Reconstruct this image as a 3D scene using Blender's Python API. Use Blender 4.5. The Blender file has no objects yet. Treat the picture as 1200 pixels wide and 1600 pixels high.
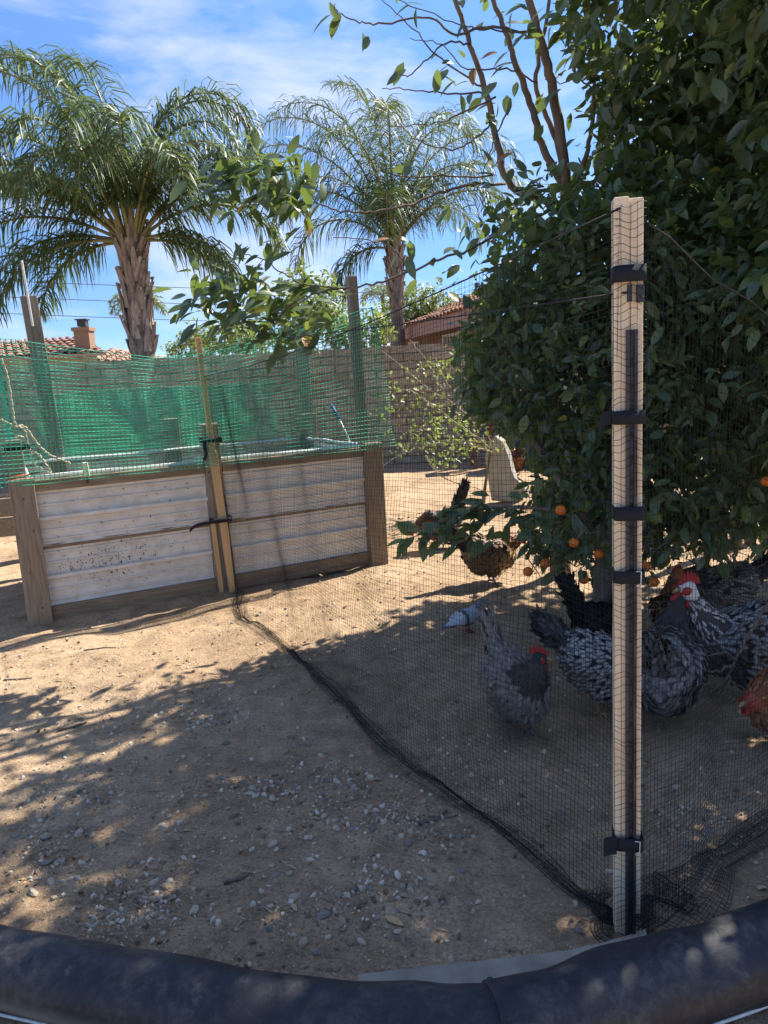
import bpy, bmesh, math, random
import numpy as np
from mathutils import Vector, Matrix, Quaternion

random.seed(7)
rng = np.random.default_rng(11)
sc = bpy.context.scene
COL = sc.collection
V = Vector
R = math.radians

# ------------------------------------------------------------------ camera
FPX, PITCH, ROLL, EYE = 1155.0, R(10.5), R(3.0), 1.42
_f = np.array([0, math.cos(PITCH), -math.sin(PITCH)])
_r0 = np.array([1.0, 0, 0]); _u0 = np.array([0, math.sin(PITCH), math.cos(PITCH)])
_r = _r0 * math.cos(ROLL) - _u0 * math.sin(ROLL)
_u = _u0 * math.cos(ROLL) + _r0 * math.sin(ROLL)
cam_data = bpy.data.cameras.new('camera')
cam = bpy.data.objects.new('camera', cam_data); COL.objects.link(cam)
cam_data.sensor_fit = 'VERTICAL'; cam_data.sensor_height = 36.0
cam_data.lens = 36.0 * FPX / 1600.0
cam_data.clip_start = 0.05; cam_data.clip_end = 3000
M = Matrix(((_r[0], _u[0], -_f[0]), (_r[1], _u[1], -_f[1]), (_r[2], _u[2], -_f[2]))).to_4x4()
M.translation = V((0, 0, EYE))
cam.matrix_world = M
sc.camera = cam
_C = np.array([0, 0, EYE])


def ray(x, y):
    return _f + _r * ((x - 600) / FPX) - _u * ((y - 800) / FPX)


def at(x, y, Y):
    """the place Y metres ahead that shows at photo pixel x, y"""
    d = ray(x, y)
    return V(_C + d * (Y / d[1]))


def gnd(x, y, z=0.0):
    d = ray(x, y)
    return V(_C + d * ((z - EYE) / d[2]))


# ------------------------------------------------------------------ sky, sun, exposure
SUN_EL, SUN_AZ = R(47.0), R(52.3)          # azimuth from +Y towards +X
world = bpy.data.worlds.new("World"); sc.world = world
world.use_nodes = True
wn = world.node_tree.nodes; wl = world.node_tree.links
bg = wn['Background']
sky = wn.new('ShaderNodeTexSky'); sky.sky_type = 'NISHITA'; sky.sun_disc = False
sky.sun_elevation = SUN_EL; sky.sun_rotation = SUN_AZ
sky.altitude = 2500; sky.air_density = 0.7; sky.dust_density = 0.0; sky.ozone_density = 4.0
bg.inputs['Strength'].default_value = 0.102
tc = wn.new('ShaderNodeTexCoord')
mp = wn.new('ShaderNodeMapping'); mp.inputs['Scale'].default_value = (1.0, 1.0, 2.6)
mp.inputs['Rotation'].default_value = (0.0, R(-16), R(20))
nz = wn.new('ShaderNodeTexNoise'); nz.inputs['Scale'].default_value = 3.1; nz.inputs['Detail'].default_value = 9
nz.inputs['Roughness'].default_value = 0.58; nz.inputs['Distortion'].default_value = 0.5
rp = wn.new('ShaderNodeValToRGB')
rp.color_ramp.elements[0].position = 0.455; rp.color_ramp.elements[0].color = (0, 0, 0, 1)
rp.color_ramp.elements[1].position = 0.78; rp.color_ramp.elements[1].color = (0.70, 0.70, 0.70, 1)
mx = wn.new('ShaderNodeMix'); mx.data_type = 'RGBA'
mx.inputs[7].default_value = (3.5, 3.3, 3.05, 1)
wl.new(tc.outputs['Generated'], mp.inputs['Vector']); wl.new(mp.outputs[0], nz.inputs['Vector'])
wl.new(nz.outputs['Fac'], rp.inputs['Fac']); wl.new(rp.outputs['Color'], mx.inputs[0])
sx = wn.new('ShaderNodeSeparateXYZ'); wl.new(tc.outputs['Generated'], sx.inputs[0])
hz = wn.new('ShaderNodeMapRange'); hz.inputs['From Min'].default_value = 0.0; hz.inputs['From Max'].default_value = 0.5
hz.inputs['To Min'].default_value = 0.36; hz.inputs['To Max'].default_value = 1.0
wl.new(sx.outputs['Z'], hz.inputs['Value'])
vm = wn.new('ShaderNodeVectorMath'); vm.operation = 'SCALE'
wl.new(sky.outputs[0], vm.inputs[0]); wl.new(hz.outputs[0], vm.inputs['Scale'])
hsv = wn.new('ShaderNodeHueSaturation'); hsv.inputs['Saturation'].default_value = 1.06
wl.new(vm.outputs[0], hsv.inputs['Color']); wl.new(hsv.outputs[0], mx.inputs[6]); wl.new(mx.outputs[2], bg.inputs['Color'])

sun_data = bpy.data.lights.new('sun', 'SUN'); sun = bpy.data.objects.new('sun', sun_data); COL.objects.link(sun)
sun_data.energy = 3.2; sun_data.angle = R(0.53); sun_data.color = (1.0, 0.93, 0.82)
SDIR = V((math.sin(SUN_AZ) * math.cos(SUN_EL), math.cos(SUN_AZ) * math.cos(SUN_EL), math.sin(SUN_EL)))
sun.rotation_euler = (-SDIR).to_track_quat('-Z', 'Y').to_euler()
sun.location = (6, 5, 9)

sc.view_settings.view_transform = 'Standard'
sc.view_settings.look = 'None'
sc.view_settings.exposure = 2.0
sc.view_settings.gamma = 1.0
sc.view_settings.use_curve_mapping = False
sc.cycles.max_bounces = 6; sc.cycles.transparent_max_bounces = 12
sc.cycles.diffuse_bounces = 4

# ------------------------------------------------------------------ materials


def new_mat(name):
    m = bpy.data.materials.new(name); m.use_nodes = True
    return m, m.node_tree.nodes, m.node_tree.links, m.node_tree.nodes['Principled BSDF']


def ramp(n, stops):
    r = n.new('ShaderNodeValToRGB'); cr = r.color_ramp
    while len(cr.elements) < len(stops):
        cr.elements.new(0.5)
    for e, (p, c) in zip(cr.elements, stops):
        e.position = p; e.color = (*c, 1) if len(c) == 3 else c
    return r


def noise(n, l, vec, scale, detail=6, rough=0.6, dist=0.0):
    t = n.new('ShaderNodeTexNoise')
    t.inputs['Scale'].default_value = scale; t.inputs['Detail'].default_value = detail
    t.inputs['Roughness'].default_value = rough; t.inputs['Distortion'].default_value = dist
    if vec is not None:
        l.new(vec, t.inputs['Vector'])
    return t


def mixc(n, l, fac, a, b, mode='MIX'):
    m = n.new('ShaderNodeMix'); m.data_type = 'RGBA'; m.blend_type = mode
    for sock, v in ((m.inputs[0], fac), (m.inputs[6], a), (m.inputs[7], b)):
        if hasattr(v, 'is_output'):
            l.new(v, sock)
        elif isinstance(v, tuple):
            sock.default_value = (*v, 1) if len(v) == 3 else v
        else:
            sock.default_value = v
    return m.outputs[2]


def mat_noise(name, stops, scale=6, rough=0.75, bump=0.2, stretch=(1, 1, 1), detail=7, bscale=None, spec=0.3, world_space=False, rnd=0.0, metallic=0.0, dirt=None):
    m, n, l, b = new_mat(name)
    t = n.new('ShaderNodeTexCoord')
    mp_ = n.new('ShaderNodeMapping'); mp_.inputs['Scale'].default_value = stretch
    src = t.outputs['Object']
    if world_space:
        g = n.new('ShaderNodeNewGeometry'); src = g.outputs['Position']
    oi = n.new('ShaderNodeObjectInfo')
    if not world_space:
        add = n.new('ShaderNodeVectorMath'); add.operation = 'ADD'
        mul = n.new('ShaderNodeVectorMath'); mul.operation = 'SCALE'; mul.inputs['Scale'].default_value = 17.3
        cmb = n.new('ShaderNodeCombineXYZ')
        for k in range(3):
            l.new(oi.outputs['Random'], cmb.inputs[k])
        l.new(cmb.outputs[0], mul.inputs[0]); l.new(src, add.inputs[0]); l.new(mul.outputs[0], add.inputs[1])
        src = add.outputs[0]
    l.new(src, mp_.inputs['Vector'])
    nn = noise(n, l, mp_.outputs[0], scale, detail)
    r = ramp(n, stops); l.new(nn.outputs['Fac'], r.inputs['Fac'])
    colr = r.outputs['Color']
    if rnd:
        hs = n.new('ShaderNodeHueSaturation')
        mr = n.new('ShaderNodeMapRange'); mr.inputs['To Min'].default_value = 1 - rnd; mr.inputs['To Max'].default_value = 1 + rnd
        l.new(oi.outputs['Random'], mr.inputs['Value']); l.new(mr.outputs[0], hs.inputs['Value']); l.new(colr, hs.inputs['Color'])
        colr = hs.outputs['Color']
    if dirt:
        dcol, dscale, lo, hi = dirt
        dn = noise(n, l, src, dscale, 8, 0.7)
        dr = ramp(n, [(lo, (0, 0, 0)), (hi, (1, 1, 1))]); l.new(dn.outputs['Fac'], dr.inputs['Fac'])
        colr = mixc(n, l, dr.outputs['Color'], colr, dcol)
    l.new(colr, b.inputs['Base Color'])
    b.inputs['Roughness'].default_value = rough
    b.inputs['Specular IOR Level'].default_value = spec
    b.inputs['Metallic'].default_value = metallic
    if bump:
        bn = noise(n, l, mp_.outputs[0], bscale or scale * 2.5, 8, 0.65)
        bp = n.new('ShaderNodeBump'); bp.inputs['Strength'].default_value = bump; bp.inputs['Distance'].default_value = 0.02
        l.new(bn.outputs['Fac'], bp.inputs['Height']); l.new(bp.outputs[0], b.inputs['Normal'])
    return m


def mat_leaf(name, stops, rough=0.38, trans=0.4, tcol=(0.30, 0.42, 0.05), spec=0.5):
    m, n, l, b = new_mat(name)
    a = n.new('ShaderNodeAttribute'); a.attribute_name = 'rnd'
    oi = n.new('ShaderNodeObjectInfo')
    r = ramp(n, stops); l.new(a.outputs['Fac'], r.inputs['Fac'])
    t = n.new('ShaderNodeTexCoord')
    nn = noise(n, l, t.outputs['Object'], 45, 3)
    c = mixc(n, l, 0.25, r.outputs['Color'], nn.outputs['Color'], 'OVERLAY')
    l.new(c, b.inputs['Base Color'])
    b.inputs['Roughness'].default_value = rough; b.inputs['Specular IOR Level'].default_value = spec
    tr = n.new('ShaderNodeBsdfTranslucent')
    tc_ = mixc(n, l, 0.55, r.outputs['Color'], tcol)
    l.new(tc_, tr.inputs['Color'])
    ms = n.new('ShaderNodeMixShader'); ms.inputs[0].default_value = trans
    l.new(b.outputs[0], ms.inputs[1]); l.new(tr.outputs[0], ms.inputs[2])
    l.new(ms.outputs[0], n['Material Output'].inputs['Surface'])
    return m


def mat_vcol(name, rough=0.7, spec=0.3, sheen=0.0, attr='col'):
    m, n, l, b = new_mat(name)
    a = n.new('ShaderNodeAttribute'); a.attribute_name = attr
    l.new(a.outputs['Color'], b.inputs['Base Color'])
    b.inputs['Roughness'].default_value = rough; b.inputs['Specular IOR Level'].default_value = spec
    return m


def mat_flat(name, c, rough=0.6, spec=0.4, metallic=0.0, bump=0.1, scale=60, var=0.25):
    lo = tuple(x * (1 - var) for x in c); hi = tuple(min(1, x * (1 + var)) for x in c)
    return mat_noise(name, [(0.3, lo), (0.7, hi)], scale=scale, rough=rough, bump=bump, spec=spec, metallic=metallic)


# dirt ground
def mat_ground():
    m, n, l, b = new_mat('dry_dirt')
    g = n.new('ShaderNodeNewGeometry'); P = g.outputs['Position']
    n1 = noise(n, l, P, 0.9, 8, 0.62); n2 = noise(n, l, P, 9, 8, 0.7); n3 = noise(n, l, P, 95, 5, 0.7)
    base = ramp(n, [(0.32, (0.335, 0.230, 0.139)), (0.5, (0.465, 0.327, 0.203)), (0.70, (0.575, 0.424, 0.275))])
    l.new(n1.outputs['Fac'], base.inputs['Fac'])
    r2 = ramp(n, [(0.30, (0.42, 0.40, 0.38)), (0.52, (0.82, 0.82, 0.82)), (0.75, (1.22, 1.2, 1.17))]); l.new(n2.outputs['Fac'], r2.inputs['Fac'])
    c = mixc(n, l, 0.8, base.outputs['Color'], r2.outputs['Color'], 'MULTIPLY')
    r3 = ramp(n, [(0.35, (0.5, 0.48, 0.46)), (0.55, (1, 1, 1)), (0.72, (1.5, 1.48, 1.45))]); l.new(n3.outputs['Fac'], r3.inputs['Fac'])
    c = mixc(n, l, 0.7, c, r3.outputs['Color'], 'MULTIPLY')
    # fine pale grit
    vo = n.new('ShaderNodeTexVoronoi'); vo.inputs['Scale'].default_value = 75; l.new(P, vo.inputs['Vector'])
    rv = ramp(n, [(0.10, (1, 1, 1)), (0.2, (0, 0, 0))]); l.new(vo.outputs['Distance'], rv.inputs['Fac'])
    sel = n.new('ShaderNodeMath'); sel.operation = 'GREATER_THAN'; sel.inputs[1].default_value = 0.72
    sepc = n.new('ShaderNodeSeparateColor'); l.new(vo.outputs['Color'], sepc.inputs[0]); l.new(sepc.outputs[0], sel.inputs[0])
    mm = n.new('ShaderNodeMath'); mm.operation = 'MULTIPLY'; l.new(sel.outputs[0], mm.inputs[0]); l.new(rv.outputs['Color'], mm.inputs[1])
    grit = mixc(n, l, sepc.outputs[1], (0.48, 0.42, 0.34), (0.24, 0.2, 0.17))
    c = mixc(n, l, mm.outputs[0], c, grit)
    l.new(c, b.inputs['Base Color'])
    b.inputs['Roughness'].default_value = 0.95; b.inputs['Specular IOR Level'].default_value = 0.1
    h1 = n.new('ShaderNodeMath'); h1.operation = 'MULTIPLY_ADD'; h1.inputs[1].default_value = 0.35
    l.new(n3.outputs['Fac'], h1.inputs[0]); l.new(n2.outputs['Fac'], h1.inputs[2])
    h2 = n.new('ShaderNodeMath'); h2.operation = 'MULTIPLY_ADD'; h2.inputs[1].default_value = 0.35
    l.new(mm.outputs[0], h2.inputs[0]); l.new(h1.outputs[0], h2.inputs[2])
    bp = n.new('ShaderNodeBump'); bp.inputs['Strength'].default_value = 0.75; bp.inputs['Distance'].default_value = 0.03
    l.new(h2.outputs[0], bp.inputs['Height']); l.new(bp.outputs[0], b.inputs['Normal'])
    return m


M_DIRT = mat_ground()
M_POST = mat_noise('weathered_lumber', [(0.25, (0.165, 0.124, 0.084)), (0.5, (0.26, 0.202, 0.138)), (0.78, (0.34, 0.272, 0.19))], scale=7, stretch=(9, 9, 0.8), rough=0.85, bump=0.35, spec=0.15, rnd=0.12)
M_GREYPOST = mat_noise('grey_lumber', [(0.25, (0.15, 0.12, 0.09)), (0.5, (0.25, 0.205, 0.155)), (0.78, (0.34, 0.285, 0.22))], scale=7, stretch=(9, 9, 0.8), rough=0.88, bump=0.4, spec=0.1, rnd=0.12)
M_PINE = mat_noise('pale_pine', [(0.25, (0.68, 0.53, 0.34)), (0.5, (0.80, 0.65, 0.45)), (0.78, (0.87, 0.75, 0.57))], scale=8, stretch=(12, 12, 0.7), rough=0.6, bump=0.25, spec=0.25, dirt=((0.46, 0.34, 0.22), 7, 0.56, 0.80))
M_LATH = mat_noise('orange_pine', [(0.25, (0.42, 0.25, 0.11)), (0.5, (0.56, 0.36, 0.17)), (0.78, (0.66, 0.45, 0.24))], scale=8, stretch=(12, 12, 0.7), rough=0.65, bump=0.15, spec=0.25)
M_BOARD = mat_noise('brown_board', [(0.25, (0.14, 0.10, 0.068)), (0.5, (0.225, 0.168, 0.115)), (0.78, (0.32, 0.25, 0.175))], scale=6, stretch=(0.8, 9, 9), rough=0.85, bump=0.35, spec=0.15, rnd=0.12)
M_METAL = mat_noise('dusty_white_metal', [(0.25, (0.55, 0.51, 0.44)), (0.55, (0.67, 0.63, 0.55)), (0.8, (0.76, 0.72, 0.65))], scale=5, stretch=(1.5, 3, 3), rough=0.5, bump=0.05, spec=0.4, dirt=((0.44, 0.37, 0.28), 16, 0.50, 0.85))
M_RIM = mat_flat('white_pipe', (0.72, 0.72, 0.70), rough=0.4, bump=0.03)
M_SOIL = mat_flat('dark_soil', (0.06, 0.043, 0.03), rough=0.95, spec=0.1, bump=0.6, scale=25)
M_BLACKNET = mat_flat('black_plastic_net', (0.012, 0.012, 0.014), rough=0.6, spec=0.22, bump=0)
M_GREENNET = mat_flat('green_plastic_net', (0.04, 0.36, 0.22), rough=0.45, spec=0.45, bump=0, scale=8)
M_GREENNET2 = mat_flat('bright_green_net', (0.035, 0.34, 0.19), rough=0.5, spec=0.4, bump=0, scale=8)
M_STRAP = mat_flat('black_webbing', (0.016, 0.017, 0.022), rough=0.75, spec=0.3, bump=0.4, scale=220)
M_BLACKMETAL = mat_flat('black_metal', (0.03, 0.033, 0.04), rough=0.5, spec=0.5, bump=0.1)
M_BLOCK = mat_noise('slump_block', [(0.25, (0.225, 0.17, 0.115)), (0.5, (0.325, 0.255, 0.178)), (0.78, (0.42, 0.34, 0.245))], scale=7, rough=0.92, bump=0.6, bscale=30, spec=0.1, rnd=0.16)
M_MORTAR = mat_flat('mortar', (0.22, 0.19, 0.16), rough=0.95, spec=0.1, bump=0.3)
M_STUCCO = mat_flat('tan_stucco', (0.42, 0.31, 0.21), rough=0.92, spec=0.1, bump=0.3, scale=40)
M_STUCCO2 = mat_flat('brown_stucco', (0.26, 0.17, 0.12), rough=0.92, spec=0.1, bump=0.3, scale=40)
M_TILE = mat_noise('clay_tile', [(0.25, (0.22, 0.115, 0.08)), (0.5, (0.34, 0.185, 0.13)), (0.78, (0.44, 0.28, 0.205))], scale=3, rough=0.85, bump=0.2, spec=0.15, rnd=0.2)
M_FASCIA = mat_flat('pinkish_fascia', (0.42, 0.25, 0.19), rough=0.8, bump=0.1)
M_GLASS = mat_flat('dark_window_glass', (0.05, 0.055, 0.06), rough=0.12, spec=0.6, bump=0)
M_WHITE = mat_flat('white_paint', (0.72, 0.70, 0.66), rough=0.5, bump=0.05)
M_BARK = mat_noise('grey_bark', [(0.25, (0.09, 0.068, 0.05)), (0.5, (0.17, 0.135, 0.10)), (0.78, (0.27, 0.225, 0.175))], scale=14, stretch=(1, 1, 0.35), rough=0.9, bump=0.6, spec=0.1)
M_TWIG = mat_flat('pale_twig', (0.36, 0.30, 0.22), rough=0.85, bump=0.2)
M_PALMBARK = mat_noise('palm_trunk', [(0.25, (0.09, 0.07, 0.055)), (0.5, (0.22, 0.178, 0.145)), (0.78, (0.40, 0.34, 0.285))], scale=9, stretch=(1, 1, 0.5), rough=0.92, bump=0.9, spec=0.1)
M_BOOT = mat_noise('palm_boot', [(0.25, (0.13, 0.10, 0.078)), (0.5, (0.29, 0.235, 0.19)), (0.78, (0.48, 0.41, 0.345))], scale=10, stretch=(2, 2, 0.5), rough=0.9, bump=0.5, spec=0.1, rnd=0.25)
M_LEAF = mat_leaf('citrus_leaf', [(0.0, (0.044, 0.082, 0.040)), (0.45, (0.080, 0.135, 0.060)), (0.8, (0.12, 0.18, 0.072)), (0.96, (0.17, 0.23, 0.05)), (1.0, (0.42, 0.30, 0.04))], rough=0.40, spec=0.75, trans=0.38)
M_LEAF2 = mat_leaf('guava_leaf', [(0.0, (0.044, 0.076, 0.038)), (0.45, (0.078, 0.122, 0.056)), (0.75, (0.12, 0.17, 0.066)), (0.92, (0.20, 0.21, 0.04)), (1.0, (0.30, 0.13, 0.04))], rough=0.40, spec=0.75, trans=0.30)
M_SHRUBLEAF = mat_leaf('shrub_leaf', [(0.0, (0.10, 0.15, 0.045)), (0.5, (0.18, 0.23, 0.075)), (1.0, (0.32, 0.34, 0.13))], rough=0.5, trans=0.4)
M_FROND = mat_leaf('palm_leaflet', [(0.0, (0.048, 0.085, 0.036)), (0.5, (0.088, 0.135, 0.055)), (0.85, (0.14, 0.185, 0.08)), (1.0, (0.28, 0.27, 0.14))], rough=0.48, trans=0.28, tcol=(0.20, 0.28, 0.06), spec=0.35)
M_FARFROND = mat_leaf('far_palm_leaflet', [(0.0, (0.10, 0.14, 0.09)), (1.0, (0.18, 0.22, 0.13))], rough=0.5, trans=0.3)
M_RACHIS = mat_flat('palm_stalk', (0.22, 0.21, 0.09), rough=0.6, bump=0.1)
M_ORANGE = mat_flat('orange_peel', (0.70, 0.17, 0.015), rough=0.42, spec=0.4, bump=0.25, scale=120, var=0.12)
M_LIME = mat_flat('green_peel', (0.22, 0.30, 0.04), rough=0.45, bump=0.2, scale=120)
M_CONC = mat_noise('pale_concrete', [(0.3, (0.24, 0.21, 0.165)), (0.7, (0.40, 0.355, 0.285))], scale=9, rough=0.9, bump=0.35, bscale=60, spec=0.1)
M_SLAB = mat_noise('grey_slab', [(0.3, (0.25, 0.23, 0.19)), (0.7, (0.38, 0.355, 0.30))], scale=8, rough=0.92, bump=0.5, bscale=40, spec=0.1)
M_REDWOOD = mat_flat('red_brown_wood', (0.17, 0.07, 0.045), rough=0.75, bump=0.2)
M_BLUE = mat_flat('navy_plastic', (0.02, 0.035, 0.10), rough=0.4, bump=0.02)
M_ROPE = mat_flat('cream_rope', (0.62, 0.54, 0.38), rough=0.9, spec=0.1, bump=0.6, scale=150)
M_CORD = mat_flat('black_cord', (0.02, 0.02, 0.02), rough=0.7, bump=0.1)
M_WIRE = mat_flat('power_wire', (0.06, 0.07, 0.09), rough=0.6, bump=0)
M_REDPL = mat_flat('red_plastic', (0.35, 0.06, 0.03), rough=0.5, bump=0.05)
M_LEG = mat_flat('hen_leg', (0.42, 0.30, 0.12), rough=0.6, bump=0.4, scale=150)
M_GREYLEG = mat_flat('grey_hen_leg', (0.20, 0.19, 0.17), rough=0.6, bump=0.4, scale=150)
M_COMB = mat_flat('red_comb', (0.34, 0.018, 0.018), rough=0.5, spec=0.4, bump=0.4, scale=160)
M_BEAK = mat_flat('horn_beak', (0.30, 0.22, 0.10), rough=0.45, bump=0.05)
M_EYE = mat_flat('hen_eye', (0.25, 0.08, 0.02), rough=0.15, spec=0.7, bump=0)
M_FEATHER = mat_vcol('feathers', rough=0.62, spec=0.3)
M_STICK = mat_noise('dead_stick', [(0.3, (0.10, 0.075, 0.055)), (0.7, (0.26, 0.21, 0.16))], scale=20, stretch=(3, 3, 0.6), rough=0.9, bump=0.5)
M_STRAW = mat_vcol('dry_litter', rough=0.85, spec=0.15)
M_STONE = {
    'pale': mat_noise('pale_stone', [(0.3, (0.38, 0.31, 0.22)), (0.7, (0.64, 0.54, 0.40))], scale=30, rough=0.9, bump=0.4, spec=0.15, rnd=0.2),
    'grey': mat_noise('grey_stone', [(0.3, (0.17, 0.148, 0.118)), (0.7, (0.29, 0.255, 0.205))], scale=30, rough=0.85, bump=0.3, spec=0.2, rnd=0.2),
    'brown': mat_noise('brown_stone', [(0.3, (0.20, 0.145, 0.10)), (0.7, (0.34, 0.26, 0.19))], scale=30, rough=0.9, bump=0.35, spec=0.15, rnd=0.2),
}
M_GRAVEL = mat_vcol('gravel_bits', rough=0.9, spec=0.15)


def mat_roll():
    m, n, l, b = new_mat('scuffed_black_vinyl')
    t = n.new('ShaderNodeTexCoord'); P = t.outputs['Object']
    n1 = noise(n, l, P, 3.2, 8, 0.7, 0.6); n2 = noise(n, l, P, 42, 8, 0.75); n3 = noise(n, l, P, 9, 8, 0.72, 0.8)
    r1 = ramp(n, [(0.42, (0.03, 0.03, 0.03)), (0.70, (0.55, 0.55, 0.55))]); l.new(n1.outputs['Fac'], r1.inputs['Fac'])
    r2 = ramp(n, [(0.42, (0.15, 0.15, 0.15)), (0.75, (1, 1, 1))]); l.new(n2.outputs['Fac'], r2.inputs['Fac'])
    r3 = ramp(n, [(0.54, (0, 0, 0)), (0.74, (0.9, 0.9, 0.9))]); l.new(n3.outputs['Fac'], r3.inputs['Fac'])
    a = n.new('ShaderNodeAttribute'); a.attribute_name = 'pale_sheen'  # mask for the sheen painted along one flank, added over the scuffs
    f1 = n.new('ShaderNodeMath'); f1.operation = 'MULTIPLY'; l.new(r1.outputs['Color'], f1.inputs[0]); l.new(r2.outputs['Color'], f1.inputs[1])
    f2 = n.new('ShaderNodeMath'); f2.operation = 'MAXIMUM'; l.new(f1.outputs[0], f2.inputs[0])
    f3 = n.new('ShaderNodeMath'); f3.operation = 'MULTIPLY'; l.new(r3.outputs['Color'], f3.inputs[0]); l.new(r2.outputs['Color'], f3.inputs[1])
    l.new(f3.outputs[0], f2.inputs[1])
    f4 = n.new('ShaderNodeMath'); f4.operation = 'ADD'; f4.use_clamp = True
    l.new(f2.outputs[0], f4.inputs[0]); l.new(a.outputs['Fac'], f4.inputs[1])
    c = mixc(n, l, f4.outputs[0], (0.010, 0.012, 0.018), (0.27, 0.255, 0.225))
    l.new(c, b.inputs['Base Color'])
    rr = n.new('ShaderNodeMapRange'); rr.inputs['To Min'].default_value = 0.5; rr.inputs['To Max'].default_value = 0.75
    l.new(f4.outputs[0], rr.inputs['Value']); l.new(rr.outputs[0], b.inputs['Roughness'])
    b.inputs['Specular IOR Level'].default_value = 0.4
    bp = n.new('ShaderNodeBump'); bp.inputs['Strength'].default_value = 0.25; bp.inputs['Distance'].default_value = 0.01
    l.new(n3.outputs['Fac'], bp.inputs['Height']); l.new(bp.outputs[0], b.inputs['Normal'])
    return m


M_ROLL = mat_roll()

# ------------------------------------------------------------------ object helpers


def mesh_np(name, verts, faces, mat, smooth=True, attrs=None, mats=None, midx=None):
    """verts (n,3); faces (m,k) array or list of arrays of different k"""
    fl = faces if isinstance(faces, list) else [faces]
    fl = [np.asarray(f, dtype=np.int32) for f in fl if len(f)]
    me = bpy.data.meshes.new(name)
    verts = np.asarray(verts, dtype=np.float32)
    me.vertices.add(len(verts)); me.vertices.foreach_set('co', verts.ravel())
    loops = np.concatenate([f.ravel() for f in fl])
    tot = np.concatenate([np.full(len(f), f.shape[1], dtype=np.int32) for f in fl])
    start = np.concatenate([[0], np.cumsum(tot)[:-1]]).astype(np.int32)
    me.loops.add(len(loops)); me.loops.foreach_set('vertex_index', loops.astype(np.int32))
    me.polygons.add(len(tot)); me.polygons.foreach_set('loop_start', start); me.polygons.foreach_set('loop_total', tot)
    me.polygons.foreach_set('use_smooth', np.full(len(tot), smooth))
    for m_ in (mats or [mat]):
        me.materials.append(m_)
    if midx is not None:
        me.polygons.foreach_set('material_index', np.asarray(midx, dtype=np.int32))
    for k, v in (attrs or {}).items():
        v = np.asarray(v, dtype=np.float32)
        if v.ndim == 1:
            a = me.attributes.new(k, 'FLOAT', 'POINT'); a.data.foreach_set('value', v)
        else:
            a = me.attributes.new(k, 'FLOAT_COLOR', 'POINT')
            a.data.foreach_set('color', np.concatenate([v, np.ones((len(v), 1), np.float32)], 1).ravel())
    me.update(calc_edges=True)
    return me


def link(name, me, parent=None, mw=None):
    o = bpy.data.objects.new(name, me); COL.objects.link(o)
    if parent is not None:
        o.parent = parent
        base = world_of(parent).inverted()
        o.matrix_basis = base @ (mw if mw is not None else Matrix())
    elif mw is not None:
        o.matrix_basis = mw
    return o


def world_of(o):
    m = o.matrix_basis.copy()
    while o.parent is not None:
        o = o.parent
        m = o.matrix_basis @ m
    return m


def thing(name, label, cat, loc=(0, 0, 0), rot=0.0, group=None):
    o = bpy.data.objects.new(name, None); COL.objects.link(o)
    o.empty_display_size = 0.1
    o.matrix_basis = Matrix.Translation(V(loc)) @ Matrix.Rotation(rot, 4, 'Z')
    return tag(o, label, cat, group)


def tag(o, label=None, cat=None, group=None, kind=None):
    if label: o['label'] = label
    if cat: o['category'] = cat
    if group: o['group'] = group
    if kind: o['kind'] = kind
    return o


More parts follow.
